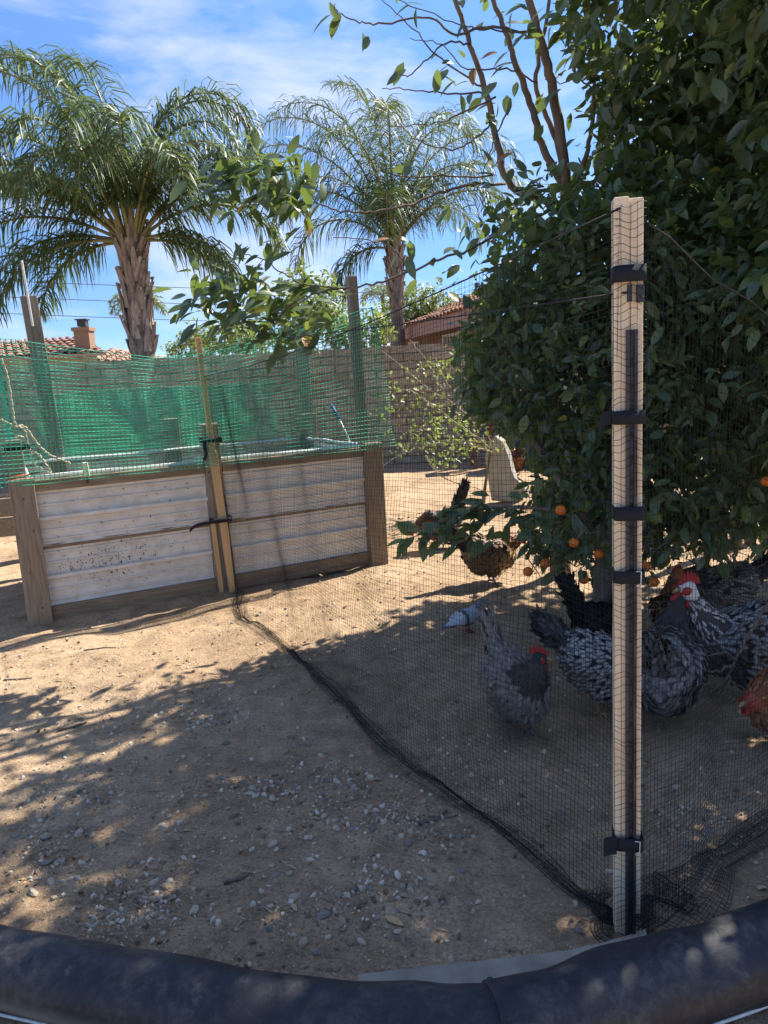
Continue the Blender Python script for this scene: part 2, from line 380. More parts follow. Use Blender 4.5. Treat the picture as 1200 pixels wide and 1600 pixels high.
class MB:
    def __init__(self):
        self.v = []; self.q = []; self.t = []; self.n = 0

    def add(self, verts, quads=None, tris=None):
        verts = np.asarray(verts, dtype=float).reshape(-1, 3)
        self.v.append(verts)
        if quads is not None and len(quads): self.q.append(np.asarray(quads, dtype=int) + self.n)
        if tris is not None and len(tris): self.t.append(np.asarray(tris, dtype=int) + self.n)
        self.n += len(verts)

    def box(self, c, size, M3=None):
        s = np.array(size) / 2
        v = np.array([[x, y, z] for x in (-1, 1) for y in (-1, 1) for z in (-1, 1)]) * s
        if M3 is not None: v = v @ np.array(M3).T
        q = [(0, 1, 3, 2), (4, 6, 7, 5), (0, 4, 5, 1), (2, 3, 7, 6), (0, 2, 6, 4), (1, 5, 7, 3)]
        self.add(v + np.array(c), q)

    def tube(self, pts, rad, seg=8, cap=True):
        pts = [V(p) for p in pts]; n = len(pts)
        if not hasattr(rad, '__len__'): rad = [rad] * n
        T = []
        for i in range(n):
            d = pts[min(i + 1, n - 1)] - pts[max(i - 1, 0)]
            T.append(d.normalized() if d.length > 1e-9 else V((0, 0, 1)))
        a = V((0, 0, 1)) if abs(T[0].z) < 0.9 else V((1, 0, 0))
        N = (a - T[0] * a.dot(T[0])).normalized()
        vs = []
        for i in range(n):
            if i:
                N = (N - T[i] * N.dot(T[i])).normalized()
            B = T[i].cross(N)
            for k in range(seg):
                an = 2 * math.pi * k / seg
                vs.append(pts[i] + (N * math.cos(an) + B * math.sin(an)) * rad[i])
        q = []
        for i in range(n - 1):
            for k in range(seg):
                k2 = (k + 1) % seg
                q.append((i * seg + k, i * seg + k2, (i + 1) * seg + k2, (i + 1) * seg + k))
        tr = []
        if cap:
            vs += [pts[0], pts[-1]]
            a0, a1 = n * seg, n * seg + 1
            for k in range(seg):
                k2 = (k + 1) % seg
                tr.append((a0, k2, k)); tr.append((a1, (n - 1) * seg + k, (n - 1) * seg + k2))
        self.add([tuple(v) for v in vs], q, tr)

    def lathe(self, prof, seg=16, c=(0, 0, 0)):
        n = len(prof)
        vs = [(c[0] + r * math.cos(2 * math.pi * k / seg), c[1] + r * math.sin(2 * math.pi * k / seg), c[2] + z) for r, z in prof for k in range(seg)]
        q = [(i * seg + k, i * seg + (k + 1) % seg, (i + 1) * seg + (k + 1) % seg, (i + 1) * seg + k) for i in range(n - 1) for k in range(seg)]
        self.add(vs, q)

    def ellipsoid(self, c, r, M3=None, seg=12, rings=8):
        vs = []
        for i in range(rings + 1):
            th = math.pi * i / rings
            for k in range(seg):
                ph = 2 * math.pi * k / seg
                vs.append((math.sin(th) * math.cos(ph) * r[0], math.sin(th) * math.sin(ph) * r[1], math.cos(th) * r[2]))
        vs = np.array(vs)
        if M3 is not None: vs = vs @ np.array(M3).T
        q = [(i * seg + k, (i + 1) * seg + k, (i + 1) * seg + (k + 1) % seg, i * seg + (k + 1) % seg) for i in range(rings) for k in range(seg)]
        self.add(vs + np.array(c), q)

    def mesh(self, name, mat, smooth=False, attrs=None):
        fl = []
        if self.q: fl.append(np.concatenate(self.q))
        if self.t: fl.append(np.concatenate(self.t))
        return mesh_np(name, np.concatenate(self.v), fl, mat, smooth, attrs)

    def build(self, name, mat, parent=None, smooth=False, mw=None):
        return link(name, self.mesh(name, mat, smooth), parent, mw)


_bev_cache = {}


def bevel_box_mesh(name, size, mat, bev=0.006, seg=2, rough=0.0, cuts=0):
    bm = bmesh.new(); bmesh.ops.create_cube(bm, size=1.0)
    bmesh.ops.scale(bm, vec=size, verts=bm.verts)
    bmesh.ops.bevel(bm, geom=list(bm.edges), offset=min(bev, min(size) * 0.4), segments=seg, affect='EDGES', profile=0.5)
    if rough:
        for v in bm.verts:
            v.co += V((random.uniform(-1, 1), random.uniform(-1, 1), random.uniform(-1, 1))) * rough
    me = bpy.data.meshes.new(name); bm.to_mesh(me); bm.free()
    me.materials.append(mat)
    return me


def beam(name, p0, p1, w, d, mat, parent=None, side=(1, 0, 0), bev=0.005, long_axis='Z', rough=0.0):
    """a squared timber from p0 to p1; w along side, d across; local long axis Z (or X)"""
    p0 = V(p0); p1 = V(p1); L = (p1 - p0).length
    z = (p1 - p0).normalized(); s = V(side); s = (s - z * s.dot(z)).normalized(); y = z.cross(s)
    if long_axis == 'Z':
        me = bevel_box_mesh(name, (w, d, L), mat, bev, rough=rough)
        m = Matrix((s, y, z)).transposed().to_4x4()
    else:
        me = bevel_box_mesh(name, (L, w, d), mat, bev, rough=rough)
        m = Matrix((z, s, z.cross(s))).transposed().to_4x4()
    m.translation = (p0 + p1) / 2
    return link(name, me, parent, m)


def net_mesh(name, fn, Lu, Lv, su, sv, rad, mat, segu=40, segv=14, jit=0.0, flat=1.0, ulist=None, vlist=None):
    """strands of a net over the sheet fn(u, v) -> (n,3) ; u, v in 0..1; su, sv spacings in metres"""
    nu = int(round(Lu / su)); nv = int(round(Lv / sv))
    U = np.linspace(0, 1, nu + 1); W = np.linspace(0, 1, nv + 1)
    VV = []; QQ = []; base = 0

    def strands(P):  # (L,K,3)
        nonlocal base
        L, K, _ = P.shape
        T = np.gradient(P, axis=1); T /= np.linalg.norm(T, axis=2, keepdims=True) + 1e-12
        ref = np.where(np.abs(T[..., 2:3]) < 0.8, np.array([0, 0, 1.0]), np.array([1.0, 0, 0]))
        N = np.cross(T, ref); N /= np.linalg.norm(N, axis=2, keepdims=True) + 1e-12
        B = np.cross(T, N)
        rings = []
        for k in range(3):
            a = 2 * math.pi * k / 3
            rings.append(P + rad * (N * math.cos(a) + B * math.sin(a)))
        vs = np.stack(rings, 2)  # L,K,3,3
        idx = (np.arange(L)[:, None, None] * K + np.arange(K - 1)[None, :, None]) * 3 + np.arange(3)[None, None, :]
        idn = (np.arange(L)[:, None, None] * K + np.arange(K - 1)[None, :, None]) * 3 + (np.arange(3)[None, None, :] + 1) % 3
        q = np.stack([idx, idn, idn + 3, idx + 3], -1).reshape(-1, 4) + base
        VV.append(vs.reshape(-1, 3)); QQ.append(q); base += L * K * 3

    s = np.linspace(0, 1, segv + 1)
    uu = U[:, None] + rng.normal(0, jit / Lu, (len(U), 1)) + np.zeros((1, len(s)))
    strands(fn(uu.ravel(), np.broadcast_to(s, uu.shape).ravel()).reshape(len(U), len(s), 3))
    s = np.linspace(0, 1, segu + 1)
    vv = W[:, None] + rng.normal(0, jit / Lv, (len(W), 1)) + np.zeros((1, len(s)))
    strands(fn(np.broadcast_to(s, vv.shape).ravel(), vv.ravel()).reshape(len(W), len(s), 3))
    return mesh_np(name, np.concatenate(VV), np.concatenate(QQ), mat, False)


def lerp(a, b, t):
    return a + (b - a) * t


def catmull(pts, n=8):
    pts = [V(p) for p in pts]
    P = [pts[0] * 2 - pts[1]] + pts + [pts[-1] * 2 - pts[-2]]
    out = []
    for i in range(1, len(P) - 2):
        for k in range(n):
            t = k / n
            a, b, c, d = P[i - 1], P[i], P[i + 1], P[i + 2]
            out.append(0.5 * ((2 * b) + (c - a) * t + (2 * a - 5 * b + 4 * c - d) * t * t + (3 * b - a - 3 * c + d) * t ** 3))
    out.append(pts[-1])
    return out


# ------------------------------------------------------------------ ground
def vnoise(x, y, seed=0):
    x = np.asarray(x, float); y = np.asarray(y, float)
    xi = np.floor(x).astype(np.int64); yi = np.floor(y).astype(np.int64)
    fx = x - xi; fy = y - yi
    fx = fx * fx * (3 - 2 * fx); fy = fy * fy * (3 - 2 * fy)

    def h(a, b):
        n = (a * 374761393 + b * 668265263 + seed * 1442695041) & 0xFFFFFFFF
        n = ((n ^ (n >> 13)) * 1274126177) & 0xFFFFFFFF
        return ((n ^ (n >> 16)) & 0xFFFF) / 65535.0
    return (h(xi, yi) * (1 - fx) + h(xi + 1, yi) * fx) * (1 - fy) + (h(xi, yi + 1) * (1 - fx) + h(xi + 1, yi + 1) * fx) * fy - 0.5


PL = np.array([-2.18, 4.44]); EX = np.array([0.8876, 0.4607]); EY = np.array([-0.4607, 0.8876])


def gz(x, y):
    x = np.asarray(x, float); y = np.asarray(y, float)
    near = np.clip(1.4 - np.hypot(x, y - 4) / 14, 0, 1)
    z = 0.045 * vnoise(x * 0.9, y * 0.9, 1) + 0.032 * vnoise(x * 2.6, y * 2.6, 2) + 0.020 * vnoise(x * 6, y * 6, 3) + 0.010 * vnoise(x * 15, y * 15, 4)
    # dirt heaped along the front of the planter
    t = (x - PL[0]) * EX[0] + (y - PL[1]) * EX[1]; s = (x - PL[0]) * EY[0] + (y - PL[1]) * EY[1]
    m = np.exp(-((s - 0.02) / 0.16) ** 2) * np.clip((t + 0.3) / 0.3, 0, 1) * np.clip((1.35 - t) / 0.3, 0, 1)
    z = z + 0.035 * m
    return z * near


def g1(x, y):
    return float(gz(np.array([x]), np.array([y]))[0])


def axis(lo, hi, step, far):
    core = np.arange(lo, hi + 1e-6, step)
    out = [core]
    d = step; a = hi; ext = []
    while a < far:
        d *= 1.35; a += d; ext.append(a)
    b = lo; d = step; ext2 = []
    while b > -far:
        d *= 1.35; b -= d; ext2.append(b)
    return np.concatenate([np.array(ext2[::-1]), core, np.array(ext)])


xs = axis(-3.6, 3.6, 0.035, 900); ys = axis(0.6, 7.5, 0.035, 900)
XX, YY = np.meshgrid(xs, ys)
ZZ = gz(XX, YY)
nx, ny = len(xs), len(ys)
idx = np.arange(nx * ny).reshape(ny, nx)
q = np.stack([idx[:-1, :-1], idx[:-1, 1:], idx[1:, 1:], idx[1:, :-1]], -1).reshape(-1, 4)
o = link('ground', mesh_np('ground', np.stack([XX, YY, ZZ], -1).reshape(-1, 3), q, M_DIRT))
tag(o, kind='structure')

# ------------------------------------------------------------------ block wall behind the yard
WY = 11.75
wall = thing('block_wall', 'brown slump block boundary wall running behind the planter and the trees', 'wall', (0, WY, 0))
CH, CL, WH = 0.124, 0.43, 1.87
cap_h = 0.0
bvar = [bevel_box_mesh('block', (CL - 0.014, 0.19, CH - 0.016), M_BLOCK, 0.008, seg=1, rough=0.0022) for _ in range(6)]
mort = MB(); mort.box((2.0, WY + 0.1, WH / 2 - 0.1), (20, 0.15, WH + 0.14)); mort.build('mortar', M_MORTAR, wall)
rest = MB()
courses = 15
nb = 0
for k in range(courses):
    z = CH * (k + 0.5)
    off = (k % 2) * CL / 2
    for i in range(-18, 29):
        x = i * CL + off + random.uniform(-.003, .003)
        if -6.9 < x < 1.75 and nb < 300:
            m = Matrix.Translation((x, WY + 0.1 + random.uniform(-.006, .006), z)) @ Matrix.Rotation(random.choice((0, math.pi)), 4, 'Z')
            link('block', random.choice(bvar), wall, m); nb += 1
        else:
            rest.box((x, WY + 0.1 + random.uniform(-.006, .006), z), (CL - 0.014, 0.19, CH - 0.016))
o = rest.build('blockwork', M_BLOCK, wall); tag(o, kind='stuff')

# ------------------------------------------------------------------ the house whose garden this is
# ------------------------------------------------------------------ neighbours' houses


def tile_roof(parent, e0, e1, r0, r1, name='roof', rows=9, pitch_w=0.24, bow=0.05):
    """clay barrel tiles laid in rows from eave e0-e1 up to ridge r0-r1"""
    e0, e1, r0, r1 = map(V, (e0, e1, r0, r1))
    mb = MB()
    base = [e0, e1, r1, r0]
    dn = V((0, 0, 0.09))
    mb.add([tuple(p) for p in base] + [tuple(p - dn) for p in base], [(0, 1, 2, 3), (7, 6, 5, 4), (0, 4, 5, 1), (1, 5, 6, 2), (2, 6, 7, 3), (3, 7, 4, 0)])
    rf = mb.build(name, M_FASCIA, parent)
    nrm = (e1 - e0).cross(r0 - e0).normalized()
    if nrm.z < 0: nrm = -nrm
    tl = MB(); seg = 6
    ncol = max(2, int((e1 - e0).length / pitch_w))
    for r_ in range(rows):
        for c in range(ncol):
            u = (c + 0.5) / ncol
            a = lerp(lerp(e0, e1, u), lerp(r0, r1, u), r_ / rows) + nrm * (0.03)
            b = lerp(lerp(e0, e1, u), lerp(r0, r1, u), (r_ + 1.12) / rows) + nrm * (0.005)
            if r_ == 0: a = a - (b - a).normalized() * 0.06
            side = (e1 - e0).normalized() * pitch_w * 0.47
            vs = []
            j = random.uniform(-.008, .008)
            for p, sc_ in ((a, 1.0), (b, 0.86)):
                for k in range(seg + 1):
                    an = math.pi * k / seg
                    vs.append(p + side * sc_ * -math.cos(an) + nrm * (math.sin(an) * 0.075 * sc_ + j))
            qs = [(k, k + 1, seg + 2 + k, seg + 1 + k) for k in range(seg)]
            tl.add([tuple(v) for v in vs], qs)
    t = tl.build('roof_tiles', M_TILE, rf, smooth=True); tag(t, kind='stuff')
    return rf


# right-hand house, 15 m away, seen over the wall
h = thing('tile_roofed_house', 'low brown house with clay tile eaves and barred window rising over the block wall', 'house', (3, 16, 0))
eA = at(578, 531, 24.0); eB = at(775, 482, 13.2); eA.z = eB.z = 2.56
ud = (eB - eA).normalized(); un = V((-ud.y, ud.x, 0)) * (1 if -ud.y > 0 else -1)
tile_roof(h, eA, eB, eA + un * 3.6 + V((0, 0, 1.25)), eB + un * 3.6 + V((0, 0, 1.25)), rows=10, pitch_w=.26)
Mh = Matrix((ud, un, V((0, 0, 1)))).transposed()
Lh = (eB - eA).length; cH = (eA + eB) / 2
mb = MB(); mb.box(tuple(V((cH.x, cH.y, 1.2)) + un * 3.0), (Lh - .6, 4.8, 2.4), Mh); mb.build('wall', M_STUCCO2, h)
mb = MB(); mb.box(tuple(V((cH.x, cH.y, 2.40)) + un * .02), (Lh, .05, .2), Mh); mb.build('fascia', M_FASCIA, h)
for tc_, w_ in ((.62, 1.5), (.30, 1.1)):
    wc = eA.lerp(eB, tc_) + un * .58; wc.z = 1.98
    f_ = MB()
    for dx_, dz_, sx_, sz_ in ((0, .27, w_, .05), (0, -.27, w_, .05), (-w_ / 2, 0, .05, .5), (w_ / 2, 0, .05, .5)):
        f_.box(tuple(wc + ud * dx_ + V((0, 0, dz_)) - un * .02), (sx_, .07, sz_), Mh)
    fo = f_.build('window', M_WHITE, h)
    g_ = MB(); g_.box(tuple(wc), (w_ - .05, .03, .49), Mh); g_.build('pane', M_GLASS, fo)
    for k in range(7):
        g_ = MB(); g_.box(tuple(wc + ud * (w_ * ((k + .5) / 7 - .5)) - un * .03), (.03, .03, .49), Mh); g_.build('bar', M_WHITE, fo)
# left-hand house, 25 m away
h = thing('tile_roofed_house', 'distant tan house with low red tile roof and a brick chimney', 'house', (-12, 27, 0))
mb = MB(); mb.box((-14.4, 28, 1.28), (10.0, 5.0, 2.56)); mb.build('wall', M_STUCCO, h)
tile_roof(h, (-20, 25.1, 2.62), (-8.9, 25.1, 2.62), (-20, 27.6, 3.3), (-10.7, 27.6, 3.3), rows=7, pitch_w=0.3)
tile_roof(h, (-9.6, 25.6, 2.44), (-7.6, 25.6, 2.05), (-9.6, 27.6, 2.85), (-7.6, 27.6, 2.42), rows=6, pitch_w=0.3)
ch = MB(); ch.box((-9.75, 25.6, 3.0), (0.5, 0.5, 1.0)); ch.box((-9.75, 25.6, 3.43), (0.6, 0.6, 0.12))
cho = ch.build('chimney', M_STUCCO2, h)
cp = MB(); cp.box((-9.75, 25.6, 3.63), (0.28, 0.28, 0.2)); cp.box((-9.75, 25.6, 3.75), (0.38, 0.38, 0.04)); cp.build('chimney_cap', M_BLACKMETAL, cho)

# ------------------------------------------------------------------ power lines
for y0, lab in ((436, 'topmost of three thin power lines crossing the sky behind the palms'), (461, 'middle one of three thin power lines crossing the sky behind the palms'), (487, 'lowest of three thin power lines crossing the sky above the chimney')):
    a = at(-300, y0 - 12, 34); b = at(1500, y0 + 20, 42)
    pts = []
    for k in range(25):
        t = k / 24
        p = a.lerp(b, t); p.z -= 0.55 * (1 - (2 * t - 1) ** 2); pts.append(p)
    mb = MB(); mb.tube(pts, 0.016, 5); o = mb.build('power_line', M_WIRE)
    tag(o, lab, 'power line', 'power lines across the sky')

# ------------------------------------------------------------------ leaves


def leaf_template(L=1.0, W=0.42, fold=0.12, curl=0.18, n=5):
    """a pointed oval leaf lying along +X, face up +Z; 3 verts a row"""
    vs = []; 
    for i in range(n + 1):
        t = i / n
        w = W / 2 * (math.sin(math.pi * min(1, t ** 0.85)) ** 0.62) if 0 < t < 1 else 0.02
        z = -curl * t * t
        vs += [(t * L, -w, z + fold * w * 2), (t * L, 0, z), (t * L, w, z + fold * w * 2)]
    q = []
    for i in range(n):
        a = i * 3
        q += [(a, a + 3, a + 4, a + 1), (a + 1, a + 4, a + 5, a + 2)]
    return np.array(vs), np.array(q)


def frames(dirs, ups):
    """rotation matrices with x=dirs and z near ups"""
    x = dirs / (np.linalg.norm(dirs, axis=1, keepdims=True) + 1e-9)
    y = np.cross(ups, x); y /= np.linalg.norm(y, axis=1, keepdims=True) + 1e-9
    z = np.cross(x, y)
    return np.stack([x, y, z], -1)  # N,3,3 columns


def merged(tv, tq, Rm, loc, scale, rnd):
    N = len(loc); nv = len(tv)
    v = np.einsum('nij,kj->nki', Rm, tv) * np.asarray(scale)[:, None, None] + loc[:, None, :]
    q = (tq[None] + (np.arange(N) * nv)[:, None, None]).reshape(-1, tq.shape[1])
    return v.reshape(-1, 3), q, np.repeat(rnd, nv)


def leaf_variants(name, mat, specs, n=4):
    out = []
    for i, rv in enumerate(specs):
        tv, tq = leaf_template(1.0, random.uniform(0.40, 0.5), random.uniform(0.05, 0.2), random.uniform(0.05, 0.3), n)
        out.append(mesh_np(name, tv, tq, mat, True, {'rnd': np.full(len(tv), rv)}))
    return out


def rand_unit(n):
    v = rng.normal(size=(n, 3)); return v / np.linalg.norm(v, axis=1, keepdims=True)


def crown(blobs, per_m2, leaf_len, n_leaf=9, twig=0.22, shell=0.5, droop=0.35):
    """leaf places for clusters spread through a set of ellipsoids"""
    cen = []; out_dir = []
    for (c, r) in blobs:
        c = np.array(c); r = np.array(r if hasattr(r, '__len__') else (r, r, r))
        n = int(per_m2 * 4 * math.pi * (np.prod(r) ** (2 / 3)))
        d = rand_unit(n); rad = rng.uniform(shell, 1.02, n) ** 0.6
        p = c + d * r * rad[:, None]
        cen.append(p); out_dir.append(d)
    P = np.concatenate(cen); D = np.concatenate(out_dir)
    N = len(P)
    # gaps
    gate = vnoise(P[:, 0] * 2.3 + P[:, 2] * 1.1, P[:, 1] * 2.3 + P[:, 2] * 1.7, 9) + 0.5 * vnoise(P[:, 0] * 5 + P[:, 1] * 3, P[:, 2] * 5.3, 10)
    keep = gate > -0.34
    P = P[keep]; D = D[keep]; N = len(P)
    tw = D + rand_unit(N) * 0.8; tw[:, 2] -= droop * rng.random(N); tw /= np.linalg.norm(tw, axis=1, keepdims=True)
    loc = []; dirs = []; ups = []
    for k in range(n_leaf):
        s = (k + rng.random(N)) / n_leaf
        loc.append(P + tw * (s * twig)[:, None] + rng.normal(0, 0.02, (N, 3)))
        d = tw * 0.7 + rand_unit(N) * 0.9; d[:, 2] -= droop * 0.8
        dirs.append(d)
        u = rand_unit(N) * 0.7 + np.array([0.1, -0.25, 0.75]); ups.append(u)
    loc = np.concatenate(loc); dirs = np.concatenate(dirs); ups = np.concatenate(ups)
    sc_ = leaf_len * rng.uniform(0.45, 1.4, len(loc))
    return loc, frames(dirs, ups), sc_


def seen_first(loc, n):
    """indices of the n leaves that show largest from the camera side: in frame, near, at the front of their patch of view"""
    d = loc - _C
    z = d @ _f; px = 600 + FPX * (d @ _r) / z; py = 800 - FPX * (d @ _u) / z
    ok = (z > 0.5) & (px > 0) & (px < 1200) & (py > 0) & (py < 1600)
    cell = (px // 24).astype(int) * 1000 + (py // 24).astype(int)
    order = np.argsort(z); seen = set(); pick = []
    for i in order:
        if ok[i] and cell[i] not in seen:
            seen.add(cell[i]); pick.append(i)
            if len(pick) >= n: break
    return np.array(pick, int)


def plant_leaves(parent, mat, loc, Rm, scl, rnd, variants, n_single, tvq, stuff_name='foliage'):
    pick = seen_first(loc, n_single) if n_single else np.array([], int)
    mask = np.ones(len(loc), bool); mask[pick] = False
    for i in pick:
        m = Matrix(Rm[i].tolist()).to_4x4()
        m = Matrix.Translation(V(loc[i])) @ m @ Matrix.Scale(float(scl[i]), 4)
        link('leaf', variants[int(rng.integers(len(variants)))], parent, m)
    tl = tvq if isinstance(tvq, list) else [tvq]
    which = rng.integers(0, len(tl), len(loc)); vv, qq, rl_ = [], [], []; b0_ = 0
    for j, (tv_, tq_) in enumerate(tl):
        mj = mask & (which == j)
        a_, b_, c_ = merged(tv_, tq_, Rm[mj], loc[mj], scl[mj], rnd[mj])
        vv.append(a_); qq.append(b_ + b0_); rl_.append(c_); b0_ += len(a_)
    v, q_, rr = np.concatenate(vv), np.concatenate(qq), np.concatenate(rl_)
    o = link(stuff_name, mesh_np(stuff_name, v, q_, mat, True, {'rnd': rr}), parent, Matrix())
    tag(o, kind='stuff')


def limb(pts, r0, r1, name, mat, parent, seg=8, n=6, wob=0.0):
    P = catmull(pts, n) if len(pts) > 2 else [V(p) for p in pts]
    if wob:
        P = [p + V(rng.normal(0, wob, 3)) for p in P]
    mb = MB(); rad = [lerp(r0, r1, i / (len(P) - 1)) for i in range(len(P))]
    mb.tube(P, rad, seg)
    return mb.build(name, mat, parent, smooth=True), P


# ---- citrus tree
cit = thing('orange_tree', 'dense dark green orange tree with ripe fruit among its low branches behind the netting', 'tree', (1.09, 3.62, 0))
tr_, TP = limb([(1.09, 3.62, -0.05), (1.10, 3.64, 0.25), (1.16, 3.72, 0.6), (1.25, 3.9, 1.05)], 0.062, 0.045, 'trunk', M_BARK, cit, 10, 5, 0.004)
limb([(1.14, 3.70, 0.5), (1.35, 3.75, 0.85), (1.75, 3.9, 1.3)], 0.034, 0.02, 'branch', M_BARK, cit)
limb([(1.14, 3.70, 0.45), (0.95, 3.85, 0.8), (0.75, 4.15, 1.2)], 0.03, 0.016, 'branch', M_BARK, cit)
limb([(1.25, 3.9, 1.05), (1.3, 4.2, 1.6), (1.25, 4.5, 2.2)], 0.045, 0.02, 'branch', M_BARK, cit)
limb([(1.25, 3.9, 1.0), (1.7, 4.15, 1.5), (2.1, 4.3, 2.1)], 0.04, 0.018, 'branch', M_BARK, cit)
limb([(1.12, 3.66, 0.42), (0.95, 3.72, 0.66), (0.6, 3.95, 0.68), (0.28, 4.0, 0.60)], 0.016, 0.005, 'branch', M_BARK, cit)
cb = []
for (x, y, Y, rx, ry, rz) in [
    (800, 470, 4.25, .30, .32, .33), (880, 420, 4.3, .42, .42, .40), (800, 570, 4.25, .33, .35, .35), (900, 560, 4.1, .48, .45, .46),
    (850, 680, 4.1, .40, .4, .34), (960, 470, 4.1, .48, .45, .48), (1050, 430, 4.3, .55, .6, .52), (1010, 590, 4.1, .55, .6, .5),
    (1130, 560, 4.1, .55, .6, .52), (1180, 440, 4.3, .6, .6, .55), (930, 740, 4.1, .4, .45, .30), (860, 775, 4.0, .30, .35, .20),
    (1010, 720, 4.0, .45, .5, .36), (1110, 750, 3.9, .42, .45, .24), (1190, 715, 3.9, .45, .5, .30), (940, 830, 3.8, .25, .3, .12),
    (1040, 790, 3.7, .24, .3, .10), (1270, 560, 4.2, .6, .6, .6), (1250, 430, 3.5, .35, .4, .4), (1370, 400, 3.3, .45, .45, .45), (1420, 600, 3.1, .45, .45, .45), (1330, 250, 3.6, .45, .45, .4), (1480, 330, 3.0, .45, .45, .45), (1500, 520, 2.8, .4, .4, .5), (1330, 720, 4.1, .55, .6, .4), (1420, 500, 4.4, .7, .7, .7)]:
    cb.append((at(x, y, Y), (rx, ry, rz)))
loc, Rm, scl = crown(cb, 66, 0.076, 10, 0.2, 0.72)
low = loc[:, 2] > 0.34
dd = loc - _C; zc_ = dd @ _f; lx_ = 600 + FPX * (dd @ _r) / zc_; ly_ = 800 - FPX * (dd @ _u) / zc_
edge_x = np.interp(ly_, [250, 330, 400, 480, 560, 640, 665, 682, 790, 830], [800, 790, 770, 735, 715, 730, 760, 832, 836, 815]) + rng.normal(0, 9, len(loc))
low &= lx_ > edge_x
loc, Rm, scl = loc[low], Rm[low], scl[low]
rnd = np.clip(rng.normal(0.4, 0.24, len(loc)), 0, 0.97); rnd[rng.random(len(loc)) < 0.004] = 1.0
TVQ = [leaf_template(1, 0.46, 0.12, 0.16, 4), leaf_template(1, 0.40, 0.24, 0.38, 4), leaf_template(1, 0.52, 0.03, -0.08, 4), leaf_template(1, 0.36, 0.34, 0.10, 4)]
cvar = leaf_variants('leaf', M_LEAF, [0.1, 0.25, 0.4, 0.5, 0.62, 0.75, 0.9])
# the low bough that reaches out towards the planter
lb = []
for (x, y, Y) in [(640, 845, 4.0), (668, 838, 4.0), (690, 830, 3.98), (705, 812, 3.98), (720, 825, 3.95), (735, 800, 3.95), (745, 838, 3.92), (760, 815, 3.92), (775, 800, 3.9), (790, 812, 3.9), (808, 795, 3.9), (825, 800, 3.88), (720, 800, 4.0), (690, 850, 3.95), (760, 790, 3.95)]:
    p = np.array(at(x, y, Y))
    for k in range(7):
        lb.append(p + rng.normal(0, 0.035, 3))
lb = np.array(lb); n_ = len(lb)
dd = np.tile([-0.8, -0.1, -0.25], (n_, 1)) + rand_unit(n_) * 0.75; uu = np.tile([0, -0.3, 0.9], (n_, 1)) + rand_unit(n_) * 0.5
loc = np.concatenate([loc, lb]); Rm = np.concatenate([Rm, frames(dd, uu)]); scl = np.concatenate([scl, 0.115 * rng.uniform(.7, 1.2, n_)])
rnd = np.concatenate([rnd, np.clip(rng.normal(.4, .2, n_), 0, .97)])
plant_leaves(cit, M_LEAF, loc, Rm, scl, rnd, cvar, 300, TVQ)
om = MB(); om.ellipsoid((0, 0, 0), (0.029, 0.029, 0.027), seg=14, rings=9); ome = om.mesh('orange', M_ORANGE, True)
for (x, y, Y) in [(876, 797, 3.5), (897, 848, 3.45), (825, 893, 3.6), (852, 880, 3.65), (912, 905, 3.5), (1010, 885, 3.4), (1197, 752, 3.3), (936, 866, 3.5), (1022, 910, 3.4)]:
    link('orange', ome, cit, Matrix.Translation(at(x, y, Y)) @ Matrix.Scale(random.uniform(.8, 1.05), 4))
lm = MB(); lm.ellipsoid((0, 0, 0), (0.034, 0.034, 0.034), seg=14, rings=9); lme = lm.mesh('orange', M_LIME, True)
for (x, y, Y) in [(1024, 808, 3.5), (915, 790, 3.7)]:
    link('orange', lme, cit, Matrix.Translation(at(x, y, Y)))
# dry twigs under the crown
tw = MB()
for k in range(60):
    x0 = random.uniform(800, 1200); y0 = random.uniform(820, 880); Y = random.uniform(3.4, 4.1)
    p = at(x0, y0, Y); pts = [p]
    d = V((random.uniform(-.6, .6), random.uniform(-.6, .3), random.uniform(-.6, .1)))
    for s in range(5):
        p = p + d * 0.055; d = d + V(rng.normal(0, .25, 3)); pts.append(p.copy())
        if p.z < 0.06: break
    tw.tube(pts, [lerp(.004, .0012, i / (len(pts) - 1)) for i in range(len(pts))], 4)
o = tw.build('twigs', M_STICK, cit, True); tag(o, kind='stuff')

# ---- the taller multi-stemmed tree with bare arching branches
gua = thing('tall_fruit_tree', 'tall tree with bare grey stems and long arching branches reaching over the green netting', 'tree', (1.2, 4.95, 0))
limb([(1.20, 4.95, -0.05), (1.18, 4.93, 0.7), (1.13, 4.88, 1.4), at(888, 310, 4.85)], 0.075, 0.05, 'trunk', M_BARK, gua, 10)
stems = [
    [(888, 310, 4.85), (878, 230, 4.8), (866, 150, 4.8), (850, 80, 4.75), (830, 10, 4.7), (812, -90, 4.7)],
    [(886, 300, 4.85), (850, 235, 4.8), (828, 160, 4.75), (806, 100, 4.7), (786, 40, 4.7), (752, -50, 4.7)],
    [(872, 320, 4.85), (800, 290, 4.75), (778, 225, 4.7), (758, 140, 4.65), (735, 70, 4.6), (704, -20, 4.6)],
    [(892, 310, 4.9), (912, 255, 4.85), (926, 190, 4.85), (927, 120, 4.85), (922, 50, 4.9)],
    [(880, 260, 4.8), (862, 200, 4.85), (838, 140, 4.9), (848, 60, 4.95), (868, -40, 5.0)]]
for s, (ra, rb) in zip(stems, ((.036, .02), (.026, .013), (.024, .012), (.018, .008), (.02, .01))):
    limb([at(*p) for p in s], ra, rb, 'stem', M_BARK, gua, 8, 6, .004)
